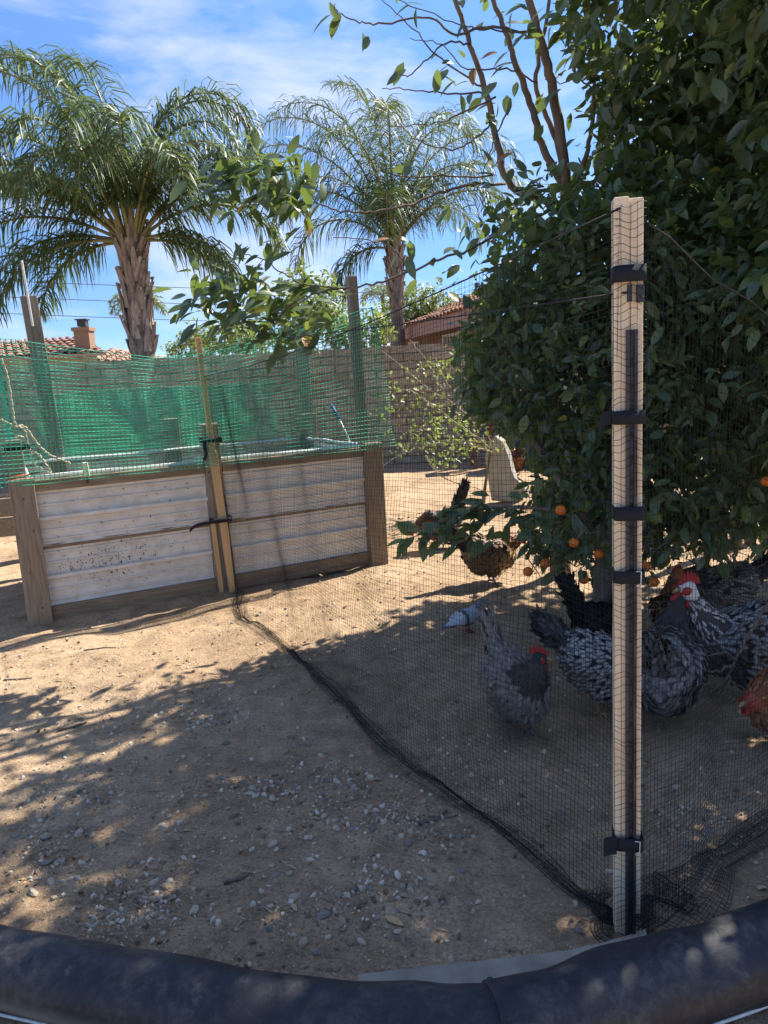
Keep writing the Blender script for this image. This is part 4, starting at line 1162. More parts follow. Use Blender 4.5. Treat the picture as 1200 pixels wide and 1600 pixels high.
def strap_band(c, ax, ay, w, d, h, name, parent, t=.004):
    """flat band wrapped round a post: ring of four slightly rounded sides"""
    mb = MB(); n = 20; vs = []
    for k in range(n):
        a = 2 * math.pi * k / n
        ca, sa = math.cos(a), math.sin(a)
        e = .28
        x = math.copysign(abs(ca) ** e, ca) * (w / 2 + t); y = math.copysign(abs(sa) ** e, sa) * (d / 2 + t)
        for z in (-h / 2, h / 2):
            vs.append(tuple(c + ax * x + ay * y + V((0, 0, z + .002 * math.sin(a)))))
        for z in (h / 2, -h / 2):
            vs.append(tuple(c + ax * (x * .93) + ay * (y * .93) + V((0, 0, z))))
    q_ = []
    for k in range(n):
        k2 = (k + 1) % n
        for j in range(4):
            q_.append((k * 4 + j, k2 * 4 + j, k2 * 4 + (j + 1) % 4, k * 4 + (j + 1) % 4))
    mb.add(vs, q_)
    return mb.build(name, M_STRAP, parent, True)


def ribbon(pts, w, wdir, name, mat, parent, t=.0025):
    P = catmull(pts, 5); mb = MB(); vs = []; wd = V(wdir).normalized()
    for i, p in enumerate(P):
        d = (P[min(i + 1, len(P) - 1)] - P[max(i - 1, 0)]).normalized(); nn_ = d.cross(wd).normalized()
        for sx, sz in ((-1, -1), (1, -1), (1, 1), (-1, 1)):
            vs.append(tuple(p + wd * (w / 2 * sx) + nn_ * (t * sz)))
    q_ = [(i * 4 + j, i * 4 + (j + 1) % 4, (i + 1) * 4 + (j + 1) % 4, (i + 1) * 4 + j) for i in range(len(P) - 1) for j in range(4)]
    q_ += [(0, 1, 2, 3), (len(vs) - 1, len(vs) - 2, len(vs) - 3, len(vs) - 4)]
    mb.add(vs, q_); return mb.build(name, mat, parent, False)


st = thing('hook_loop_strap', 'black strap with a hanging tail tying the lath to the planter post near its top', 'strap', tuple(pp(1.17, -.02, 1.05)), group='straps tying the lath')
strap_band(pp(1.167, -.02, 1.055), EX3, EY3, .125, .14, .03, 'band', st)
ribbon([pp(1.11, -.105, 1.06), pp(1.10, -.12, 1.02), pp(1.105, -.115, .97), pp(1.09, -.12, .93)], .022, EX3, 'tail', M_STRAP, st)
st = thing('hook_loop_strap', 'black strap with a sideways tail tying the lath halfway down the planter post', 'strap', tuple(pp(1.19, -.02, .51)), group='straps tying the lath')
strap_band(pp(1.18, -.02, .515), EX3, EY3, .135, .15, .03, 'band', st)
ribbon([pp(1.13, -.115, .515), pp(1.06, -.125, .515), pp(.99, -.12, .505), pp(.95, -.11, .475)], .022, (0, 0, 1), 'tail', M_STRAP, st)


def green_fn(t0, t1, s, zt, zb, wav=.015, sag=.05, bulge=.03):
    def fn(u, v):
        t = t0 + (t1 - t0) * u
        top = np.interp(u, *zip(*zt)); bot = np.interp(u, *zip(*zb))
        z = bot + (top - bot) * v
        ss = s + wav * np.sin(u * 23 + v * 4) + wav * .7 * np.sin(u * 51 + 2 + v * 2) - bulge * np.sin(np.pi * v)
        base = np.array(P0)
        return base[None] + np.outer(t, np.array(EX3)) + np.outer(ss, np.array(EY3)) + np.outer(z, [0, 0, 1.0])
    return fn


def net_thing(name, label, mesh, cat='netting', group=None, kind=None):
    o = link(name, mesh); tag(o, label, cat, group); return o


net_thing('green_netting', 'green square-mesh netting stretched along the front of the planter above its rim',
          net_mesh('green_netting', green_fn(-.35, LEN + .02, -.085, [(0, 1.76), (.15, 1.735), (.3, 1.66), (.45, 1.60), (.56, 1.62), (.75, 1.72), (.9, 1.83), (1, 1.90)], [(0, .885), (.5, .885), (1, .89)]), 2.75, .80, .027, .024, .0023, M_GREENNET, 70, 26, jit=.0018), group='green planter netting')
flap = lambda u, v: np.array(P0)[None] + np.outer(LEN + .03 + u * (.02 + .13 * (1 - v)) + .01 * np.sin(v * 9 + u * 3), np.array(EX3)) + np.outer(-.085 - .02 * np.sin(u * 3) + .015 * np.sin(v * 14), np.array(EY3)) + np.outer(.90 + v * 1.0, [0, 0, 1.])
net_thing('green_netting', 'loose flap of green netting hanging out past the tall corner post',
          net_mesh('green_netting', flap, .10, 1.0, .016, .020, .0017, M_GREENNET2, 8, 40, jit=.0015), group='green planter netting')
net_thing('green_netting', 'coarse green netting along the back of the planter behind the front sheet',
          net_mesh('green_netting', green_fn(-.3, LEN, DEP - .12, [(0, 1.78), (.2, 1.66), (.4, 1.60), (.6, 1.66), (.8, 1.78), (1, 1.9)], [(0, .93), (1, .93)]), 2.7, .8, .03, .027, .0017, M_GREENNET, 60, 20, jit=.002), group='green planter netting')
net_thing('green_netting', 'dense fine bright green mesh doubled along the lower back of the planter',
          net_mesh('green_netting', green_fn(.20, 1.85, DEP + .09, [(0, 1.40), (.5, 1.42), (1, 1.40)], [(0, .93), (1, .93)], wav=.01), 1.75, .47, .0105, .0095, .0015, M_GREENNET2, 70, 16, jit=.0012), group='green planter netting')
net_thing('green_netting', 'second layer of fine green mesh hung close behind the dense one in the planter',
          net_mesh('green_netting', green_fn(.24, 2.12, DEP + .13, [(0, 1.34), (.5, 1.40), (1, 1.42)], [(0, .93), (1, .93)], wav=.012), 1.95, .45, .0125, .0110, .0015, M_GREENNET, 70, 16, jit=.0015), group='green planter netting')
side_fn = lambda u, v: np.array(P0)[None] + np.outer(-.02 + .01 * np.sin(u * 9), np.array(EX3)) + np.outer(u * DEP, np.array(EY3)) + np.outer(.92 + v * (.8 + .05 * u), [0, 0, 1.])
net_thing('green_netting', 'green netting closing the end of the planter beside the cream rope',
          net_mesh('green_netting', side_fn, DEP, .8, .03, .027, .0017, M_GREENNET, 30, 20, jit=.002), group='green planter netting')

# cream rope, clip and tool by the left-hand corner
rope = thing('cream_rope', 'cream twisted rope drooping from the corner post over the planter rim', 'rope', tuple(pp(.05, .1, 1.0)))
YR = 4.62
for s in ([(2, 560, YR), (12, 590, YR), (20, 640, YR), (24, 662, YR), (40, 668, YR + .05), (60, 695, YR + .08), (80, 712, YR + .1), (110, 724, YR + .12)],
          [(0, 655, YR), (20, 665, YR), (38, 672, YR), (45, 700, YR + .05), (62, 712, YR + .06), (80, 738, YR + .06)],
          [(18, 690, YR), (30, 682, YR), (42, 690, YR + .03), (55, 725, YR + .05), (80, 740, YR + .05)]):
    P_ = catmull([at(*p) for p in s], 8)
    mb = MB()
    for ph in (0, math.pi):
        mb.tube([p + V((math.cos(i * 1.1 + ph) * .004, 0, math.sin(i * 1.1 + ph) * .004)) for i, p in enumerate(P_)], .0048, 5)
    mb.build('strand', M_ROPE, rope, True)
clip = thing('rim_clip', 'small pale wooden block clamped on the planter rim', 'clip', tuple(pp(.37, -.03, .9)))
beam('block', pp(.37, -.06, .895), pp(.365, -.06, .985), .035, .03, M_PINE, clip, EX3)
beam('jaw', pp(.37, -.07, .855), pp(.37, -.07, .894), .022, .02, M_BLACKMETAL, clip, EX3)
scd = thing('screwdriver', 'slim screwdriver with red handle lying on the planter corner post', 'tool', tuple(pp(0, -.05, .93)))
mb = MB(); mb.tube([pp(-.07, -.05, .928), pp(-.02, -.052, .934), pp(.05, -.055, .944)], [.009, .010, .008], 8); mb.build('handle', M_REDPL, scd, True)
mb = MB(); mb.tube([pp(.05, -.055, .944), pp(.13, -.058, .957)], [.006, .004], 7); mb.build('blade', M_BLACKMETAL, scd, True)
st = thing('hook_loop_strap', 'black strap round the grey corner post behind the cream rope', 'strap', tuple(pp(-.02, .04, 1.1)))
strap_band(pp(-.01, .04, 1.105), EX3, EY3, .1, .08, .03, 'band', st)
ribbon([pp(.03, -.005, 1.105), pp(.06, -.03, 1.11), pp(.075, -.03, 1.105)], .028, (0, 0, 1), 'tail', M_STRAP, st)
hs = thing('hand_tool', 'thin blue and white rod leaning inside the planter by its far corner', 'tool', tuple(at(545, 690, 5.7)))
mb = MB(); mb.tube([at(547, 690, 5.75), at(530, 655, 5.8)], .008, 6); mb.build('shaft', M_WHITE, hs, True)
mb = MB(); mb.tube([at(530, 655, 5.8), at(517, 632, 5.83)], .014, 7); mb.build('grip', mat_flat('blue_grip', (.05, .12, .35), bump=0), hs, True)
# second planter's corner at the edge of view
p2 = thing('raised_planter', 'low timber bed end showing behind the corner post of the ribbed metal planter', 'planter', (-3.2, 5.9, 0))
for k in range(2):
    beam('board', (-4.9, 5.75, .30 + k * .17), (-2.98, 6.35, .30 + k * .17), .16, .04, M_POST, p2, (0, 0, 1), long_axis='X')
beam('post', (-2.96, 6.33, -.05), (-2.96, 6.33, .48), .09, .09, M_GREYPOST, p2)
beam('post', (-4.9, 5.73, -.05), (-4.9, 5.73, .48), .09, .09, M_GREYPOST, p2)

# ------------------------------------------------------------------ foreground post with straps
FP = V((.55, 1.625, 0))
fn_ = V((-.16, -.987, 0)).normalized(); fs = V((0, 0, 1)).cross(fn_) * -1          # facing, and its side (towards +x)
fs = V((-fn_.y, fn_.x, 0))
LEANX = V((-.013, 0, 0))


def fq(a, b, z):
    return FP + fs * (a * .85) + fn_ * b + V((0, 0, z)) + LEANX * (z / 1.75)


fence = thing('fence_post', 'tall pale pine fence post with a black steel stake strapped to its face', 'post', tuple(FP))
beam('board', fq(-.014, 0, -.08), fq(-.014, 0, 1.755), .031, .038, M_PINE, fence, fs, bev=.003)
beam('board', fq(.0215, -.004, .08), fq(.0215, -.004, 1.752), .0292, .034, M_PINE, fence, fs, bev=.003)
# U-channel stake
mb = MB(); prof = [(-.014, .0), (-.014, .009), (-.006, .010), (-.005, .004), (.005, .004), (.006, .010), (.014, .009), (.014, .0)]
za, zb = -.05, 1.487; vs = []
for z in (za, zb):
    for a, b in prof: vs.append(tuple(fq(.009 + a, .0195 + b, z)))
n_ = len(prof)
mb.add(vs, [(i, (i + 1) % n_, n_ + (i + 1) % n_, n_ + i) for i in range(n_)])
stk = mb.build('steel_stake', M_BLACKMETAL, fence)
for k in range(26):
    z = .12 + k * .052
    h_ = MB(); h_.box(tuple(fq(.009, .0240, z)), (.005, .002, .014), Matrix((fs, fn_, V((0, 0, 1)))).transposed()); h_.build('slot', M_CORD, stk)
for z in (1.555, 1.57):
    pass
mb = MB(); mb.box(tuple(fq(.004, .021, 1.562)), (.010, .008, .034), Matrix((fs, fn_, V((0, 0, 1)))).transposed()); mb.build('clamp', M_BLACKMETAL, fence)
mb = MB(); mb.box(tuple(fq(.030, .021, 1.56)), (.016, .008, .036), Matrix((fs, fn_, V((0, 0, 1)))).transposed()); mb.build('clamp', M_BLACKMETAL, fence)
for z, h_, lab, gl in ((1.60, .032, 'uppermost black hook-and-loop strap round the pine fence post', 1), (1.302, .028, 'black strap below the top of the steel stake on the pine post', 1), (1.091, .03, 'plain wide black strap halfway down the pine fence post', 1),
                       (.946, .028, 'black strap with pale buckle loop low on the pine fence post', 1), (.281, .034, 'lowest black strap near the foot of the pine post with a flap standing out', 1)):
    st = thing('hook_loop_strap', lab, 'strap', tuple(fq(.006, 0, z)), group='straps on the fence post')
    strap_band(fq(.004, .004, z), fs, fn_, .0635, .059, h_, 'band', st, .002)
    if abs(z - .281) < .01:
        ribbon([fq(-.033, .036, z), fq(-.05, .045, z + .006), fq(-.068, .05, z + .003)], .045, (0, 0, 1), 'flap', M_STRAP, st)
    if abs(z - 1.302) < .01:
        ribbon([fq(-.036, .0, z), fq(-.055, -.01, z - .006), fq(-.062, -.02, z - .03)], .03, (0, 0, 1), 'tail', M_STRAP, st)
    if abs(z - .946) < .01 or abs(z - .281) < .01:
        bk = MB(); bz = [fq(.018, .041, z - .017), fq(.030, .041, z - .016), fq(.031, .041, z + .016), fq(.018, .041, z + .017)]
        bk.tube(bz, .0012, 5); bk.build('buckle', M_WHITE, st, True)

# ------------------------------------------------------------------ black netting fence
bpath = [pp(1.24, -.10, 0), V((-.92, 4.42, 0)), gnd(480, 1040), gnd(620, 1180), gnd(760, 1290), gnd(900, 1400), V((.515, 1.66, 0))]
BP = np.array([tuple(p) for p in catmull(bpath, 10)])
bl = np.concatenate([[0], np.cumsum(np.linalg.norm(np.diff(BP, axis=0), axis=1))]); bl /= bl[-1]
topA = np.array(tuple(pp(1.15, -.075, 1.47))); topB = np.array(tuple(fq(-.02, .03, 1.73)))


def left_fn(u, v):
    u = np.clip(u, 0, 1)
    b = np.stack([np.interp(u, bl, BP[:, k]) for k in range(3)], -1); b[:, 2] = gz(b[:, 0], b[:, 1]) + .008
    t = topA[None] + (topB - topA)[None] * u[:, None]
    t[:, 2] -= .05 * np.sin(np.pi * u)
    p = b + (t - b) * v[:, None]
    side = np.array([.88, .47, 0])
    amp = .012 * np.sin(u * 40 + v * 5) + .010 * np.sin(u * 17 + v * 9 + 1) + .032 * np.sin(np.pi * v) * np.sin(u * 7 + v)
    amp *= np.clip(np.minimum(u, 1 - u) * 12, 0, 1)
    p = p + amp[:, None] * side[None] * np.clip(v * 4, 0, 1)[:, None]
    p[:, 2] += .006 * np.sin(u * 60 + v * 3) * (1 - v) - .012 * np.abs(np.sin(u * 9 + 1.0)) * v * (1 - v)
    return p


o = net_thing('black_netting', 'sheer black netting fence from the planter post to the pine post',
              net_mesh('black_netting', left_fn, 3.75, 1.62, .0165, .0165, .00058, M_BLACKNET, 90, 30, jit=.0018), 'netting', 'black netting fence')


def wrap_fn(u, v):
    """the net going round the face of the post"""
    a = -.036 + .078 * u; z = .06 + 1.68 * v
    p = np.array([tuple(fq(aa, .030 + .002 * math.sin(zz * 37 + aa * 60), zz + .006 * math.sin(aa * 90 + zz * 21))) for aa, zz in zip(a, z)])
    return p


net_thing('black_netting', 'black netting wrapped tight over the face of the pine post',
          net_mesh('black_netting', wrap_fn, .078, 1.68, .019, .0165, .0007, M_BLACKNET, 6, 60, jit=.0022), 'netting', 'black netting fence')

rpath = [fq(.04, .03, 0), V((.80, 1.80, 0)), gnd(1120, 1335), gnd(1210, 1283), V((1.6, 2.32, 0)), V((2.1, 2.75, 0)), V((2.7, 3.2, 0))]
RP = np.array([tuple(p) for p in catmull(rpath, 10)])
rl = np.concatenate([[0], np.cumsum(np.linalg.norm(np.diff(RP, axis=0), axis=1))]); rl /= rl[-1]
topC = np.array(tuple(fq(.04, .03, 1.70))); topD = np.array([2.75, 3.2, 1.55])


def right_fn(u, v):
    u = np.clip(u, 0, 1)
    b = np.stack([np.interp(u, rl, RP[:, k]) for k in range(3)], -1); b[:, 2] = gz(b[:, 0], b[:, 1]) + .008
    t = topC[None] + (topD - topC)[None] * u[:, None]
    t[:, 2] -= .22 * np.sin(np.pi * np.clip(u * 1.0, 0, 1))
    p = b + (t - b) * v[:, None]
    amp = .006 * np.sin(u * 31 + v * 6) + .012 * np.sin(u * 13 + v * 4)
    p[:, 1] -= amp * np.clip(u * 10, 0, 1)
    p[:, 2] += -.05 * np.sin(np.pi * u) * v + .008 * np.sin(u * 50)
    return p


net_thing('black_netting', 'slack black netting running on from the pine post past the hens',
          net_mesh('black_netting', right_fn, 2.75, 1.6, .0175, .0175, .00062, M_BLACKNET, 70, 30, jit=.002), 'netting', 'black netting fence')


def bunch_fn(path, wid, off):
    PA = np.array([tuple(p) for p in catmull(path, 12)])
    ll = np.concatenate([[0], np.cumsum(np.linalg.norm(np.diff(PA, axis=0), axis=1))]); L_ = ll[-1]; ll = ll / L_
    T = np.gradient(PA, axis=0); T /= np.linalg.norm(T, axis=1, keepdims=True)
    Nn = np.stack([-T[:, 1], T[:, 0], 0 * T[:, 0]], -1)

    def fn(u, v):
        u = np.clip(u, 0, 1)
        c = np.stack([np.interp(u, ll, PA[:, k]) for k in range(3)], -1); n2 = np.stack([np.interp(u, ll, Nn[:, k]) for k in range(3)], -1)
        w = wid * (.75 + .45 * np.sin(u * 11 + off) + .25 * np.sin(u * 29))
        s = (v - .5) * w + .015 * np.sin(u * 23 + off)
        p = c + n2 * s[:, None]
        p[:, 2] = gz(p[:, 0], p[:, 1]) + .006 + .009 * np.abs(np.sin(v * 9 + u * 17 + off)) + .003 * np.sin(u * 90)
        return p
    return fn, L_


for i, (wid, off, dx) in enumerate(((.085, 0, 0), (.05, 2, .004))):
    fn1, L1 = bunch_fn([V((p.x + dx, p.y + dx, 0)) for p in bpath], wid, off)
    net_thing('netting_hem', ['gathered hem of black netting lying on the dirt along the fence line', 'second fold of black netting heaped on the hem along the fence line', 'narrow twisted fold of black netting topping the hem along the fence line'][i],
              net_mesh('netting_hem', fn1, L1, .20, .022, .017, .00062, M_BLACKNET, 110, 8, jit=.004), 'netting', 'gathered netting hems')
fn1, L1 = bunch_fn([V((p[0], p[1], 0)) for p in RP[::10]], .16, 1)
net_thing('netting_hem', 'slack hem of black netting dragging on the dirt past the foot of the post', net_mesh('netting_hem', fn1, L1, .3, .0175, .014, .0008, M_BLACKNET, 90, 8, jit=.003), 'netting', 'gathered netting hems')
fn1, L1 = bunch_fn([gnd(930, 1400), gnd(950, 1440), gnd(975, 1475), gnd(1000, 1430), gnd(1060, 1390)], .12, 3)
for k in range(1):
    net_thing('netting_hem', 'wad of black netting heaped round the foot of the pine post', net_mesh('netting_hem', fn1, L1, .4, .013, .012, .0007, M_BLACKNET, 50, 14, jit=.006), 'netting', 'gathered netting hems')
# edge cords
for lab, A, B, sg in (('black cord running from the lath top across to the clamp of the pine post', pp(1.14, -.07, 1.68), fq(0, .034, 1.563), .02), ('black selvedge cord along the top edge of the netting fence', V(topA), V(topB), .05)):
    mb = MB(); pts = []
    for k in range(31):
        t = k / 30; p = A.lerp(B, t); p.z -= sg * math.sin(math.pi * t); pts.append(p)
    mb.tube(pts, .0022, 5); o = mb.build('cord', M_CORD, None, True); tag(o, lab, 'cord')
mb = MB(); pts = [V(right_fn(np.array([k / 30]), np.array([1.0]))[0]) for k in range(31)]
mb.tube(pts, .002, 5); o = mb.build('cord', M_CORD, None, True); tag(o, 'black cord along the top of the slack netting in front of the dark leaves', 'cord')

# ------------------------------------------------------------------ black edging roll in front
def rc(px, py, r=.088):
    p = gnd(px, py); d = V((p.x, p.y, 0)).normalized()
    return V((p.x, p.y, 0)) - d * (2.62 * r) + V((0, 0, r))


def roll(path, r, name, parent, pale_sheen, flat=.0, seed=0):
    P_ = catmull(path, 16); n = len(P_); seg = 40; vs = []; du = []
    for i, p in enumerate(P_):
        d = (P_[min(i + 1, n - 1)] - P_[max(i - 1, 0)]).normalized(); nn_ = V((-d.y, d.x, 0)).normalized(); up_ = V((0, 0, 1))
        for k in range(seg):
            a = 2 * math.pi * k / seg
            wob = .003 * math.sin(i * .13 + seed) + .0018 * math.sin(i * .31 + a * 2 + seed) + .001 * math.sin(a * 5 + i * .1)
            ra = r + wob
            if abs(a - 3.75) < .1: ra -= .006
            vs.append(p + nn_ * math.cos(a) * ra + up_ * math.sin(a) * ra)
            du.append(pale_sheen(p.x, a))
    q_ = [(i * seg + k, i * seg + (k + 1) % seg, (i + 1) * seg + (k + 1) % seg, (i + 1) * seg + k) for i in range(n - 1) for k in range(seg)]
    # closed ends
    vs2 = [tuple(v) for v in vs]
    e0, e1 = len(vs2), len(vs2) + 1; vs2 += [tuple(P_[0]), tuple(P_[-1])]; du += [0, 0]
    tr = [(e0, (k + 1) % seg, k) for k in range(seg)] + [(e1, (n - 1) * seg + k, (n - 1) * seg + (k + 1) % seg) for k in range(seg)]
    me = mesh_np(name, vs2, [np.array(q_), np.array(tr)], M_ROLL, True, {'pale_sheen': np.array(du)})
    return link(name, me, parent, Matrix())


r1 = [rc(-260, 1432), rc(-120, 1451), rc(0, 1470), rc(150, 1489), rc(300, 1507), rc(450, 1521), rc(600, 1528), rc(700, 1532), rc(790, 1530)]
r2 = [rc(770, 1528), rc(860, 1514), rc(960, 1489), rc(1060, 1468), rc(1130, 1452), rc(1200, 1434), rc(1330, 1400), rc(1450, 1365)]


def flank_sheen(x, a):
    # the lower camera-facing flank of the left length has a pale sheen painted into its colour
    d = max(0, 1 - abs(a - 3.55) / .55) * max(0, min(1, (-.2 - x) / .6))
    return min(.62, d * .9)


eg = thing('edging_roll', 'scuffed black plastic edging roll with pale sheen painted on its flank, lapped under the other length', 'edging', tuple(r1[4]), group='black edging rolls')
o = roll(r1, .086, 'tube', eg, flank_sheen)
sm = MB(); P_ = catmull(r1, 16)
pts = []
for i, p in enumerate(P_[:-30]):
    d = (P_[i + 1] - p).normalized(); nn_ = V((-d.y, d.x, 0)); a = 4.06
    pts.append(p + nn_ * math.cos(a) * .089 + V((0, 0, math.sin(a) * .089)))
sm.tube(pts, .004, 6); sm.build('seam', M_RIM, eg, True)
tear = MB(); c = at(596, 1548, 1.36)
eg2 = thing('edging_roll', 'larger black plastic edging roll curving up past the post, lapped over the other length', 'edging', tuple(r2[3]), group='black edging rolls')
roll(r2, .092, 'tube', eg2, lambda x, a: .0, seed=3)
d = (r2[1] - r2[0]).normalized(); nn_ = V((-d.y, d.x, 0)).normalized()
lip = MB(); lp = []
for k in range(33):
    a = 2 * math.pi * k / 32
    lp.append(r2[0] + d * .012 + nn_ * math.cos(a) * .0925 + V((0, 0, math.sin(a) * .0925)))
lip.tube(lp, .0018, 6, cap=False); lip.build('lip', M_ROLL, eg2, True)
P_ = catmull(r2, 16); pts = []
for i, p in enumerate(P_[8:-1]):
    dd_ = (P_[min(i + 9, len(P_) - 1)] - p).normalized(); nn_ = V((-dd_.y, dd_.x, 0)).normalized(); a = 3.98
    pts.append(p + nn_ * math.cos(a) * .0945 + V((0, 0, math.sin(a) * .0945)))
sm = MB(); sm.tube(pts, .004, 6); sm.build('seam', M_RIM, eg2, True)
# pale edging strip behind the rolls
cs = MB(); top_in = []; prof_pts = [(560, 1533), (640, 1523), (720, 1514), (800, 1506), (880, 1496), (960, 1478), (1010, 1461)]
C_ = catmull([gnd(x, y) for x, y in prof_pts], 6); vs = []
for i, p in enumerate(C_):
    dn = V((p.x, p.y, 0)).normalized()
    for (a, z) in ((0, -.05), (0.0, .036), (-.17, .036), (-.17, -.05)):
        q2 = V((p.x, p.y, 0)) + dn * (a - .02); vs.append((q2.x, q2.y, z + .0015 * math.sin(i * 1.7)))
qs = [(i * 4 + j, (i + 1) * 4 + j, (i + 1) * 4 + (j + 1) % 4, i * 4 + (j + 1) % 4) for i in range(len(C_) - 1) for j in range(4)] + [(0, 1, 2, 3), (len(vs) - 1, len(vs) - 2, len(vs) - 3, len(vs) - 4)]
cs.add(vs, qs); o = cs.build('concrete_edging', M_CONC); tag(o, 'thin pale concrete strip showing between the black rolls and the dirt', 'edging')

# ------------------------------------------------------------------ things at the back of the yard
sl_ = thing('stone_slab', 'pale grey pointed stone slab standing on edge in the dirt near the hens', 'slab', tuple(gnd(793, 786)))
Ys = 7.75
out = [(768, 782), (762, 745), (758, 715), (762, 692), (774, 681), (786, 690), (794, 710), (800, 735), (806, 752), (818, 758), (822, 766), (812, 786)]
front = [at(x, y, Ys) for x, y in out]; back = [p + V((.05, .11, 0.0)) for p in front]
mb = MB(); n_ = len(out); cf = sum(front, V((0, 0, 0))) / n_; cbk = sum(back, V((0, 0, 0))) / n_
mid = [p.lerp(cf, .06) + V((0, -.012, 0)) for p in front]
mb.add([tuple(p) for p in front + back + mid + [cf + V((0, -.02, 0)), cbk]],
       [(i, (i + 1) % n_, n_ + (i + 1) % n_, n_ + i) for i in range(n_)] + [(2 * n_ + i, 2 * n_ + (i + 1) % n_, (i + 1) % n_, i) for i in range(n_)],
       [(3 * n_, 2 * n_ + (i + 1) % n_, 2 * n_ + i) for i in range(n_)] + [(3 * n_ + 1, n_ + i, n_ + (i + 1) % n_) for i in range(n_)])
mb.build('slab', M_SLAB, sl_)
# wooden stand
sd = thing('wooden_stand', 'red brown wooden stand against the block wall beside the stone slab', 'stand', (1.6, 10.9, 0))
for x in (1.36, 1.62):
    for y in (10.7, 11.0):
        beam('leg', (x, y, 0), (x, y, .95), .05, .05, M_REDWOOD, sd)
for z in (.36, .9):
    for y in (10.7, 11.0):
        beam('rail', (1.34, y - .03, z), (1.64, y - .03, z), .06, .025, M_REDWOOD, sd, (0, 0, 1))
beam('shelf', (1.33, 10.85, .965), (1.65, 10.85, .965), .34, .025, M_REDWOOD, sd, (0, 1, 0))
# navy barrel
br = thing('plastic_barrel', 'navy blue plastic barrel in the shade behind the stone slab', 'barrel', (2.12, 10.7, 0))
mb = MB(); mb.lathe([(.01, .0), (.26, .0), (.285, .05), (.29, .28), (.305, .30), (.305, .33), (.29, .35), (.29, .6), (.305, .62), (.305, .65), (.29, .67), (.28, .9), (.25, .95), (.24, .98)], 24, (2.12, 10.7, 0)); mb.build('drum', M_BLUE, br, True)
mb = MB(); mb.lathe([(.01, .985), (.235, .985), (.24, .97)], 24, (2.12, 10.7, 0)); mb.build('lid', M_BLUE, br, True)

# ------------------------------------------------------------------ poultry


def remeshed(mb, voxel, smooth_it=6):
    me = mb.mesh('tmp', M_FEATHER)
    o = bpy.data.objects.new('tmp', me); COL.objects.link(o)
    r_ = o.modifiers.new('r', 'REMESH'); r_.mode = 'VOXEL'; r_.voxel_size = voxel
    s = o.modifiers.new('s', 'SMOOTH'); s.iterations = smooth_it; s.factor = .5
    dg = bpy.context.evaluated_depsgraph_get()
    ev = o.evaluated_get(dg); m2 = bpy.data.meshes.new_from_object(ev)
    bpy.data.objects.remove(o); bpy.data.meshes.remove(me)
    return m2


def rot_y(a):
    c, s = math.cos(a), math.sin(a)
    return np.array([[c, 0, s], [0, 1, 0], [-s, 0, c]])


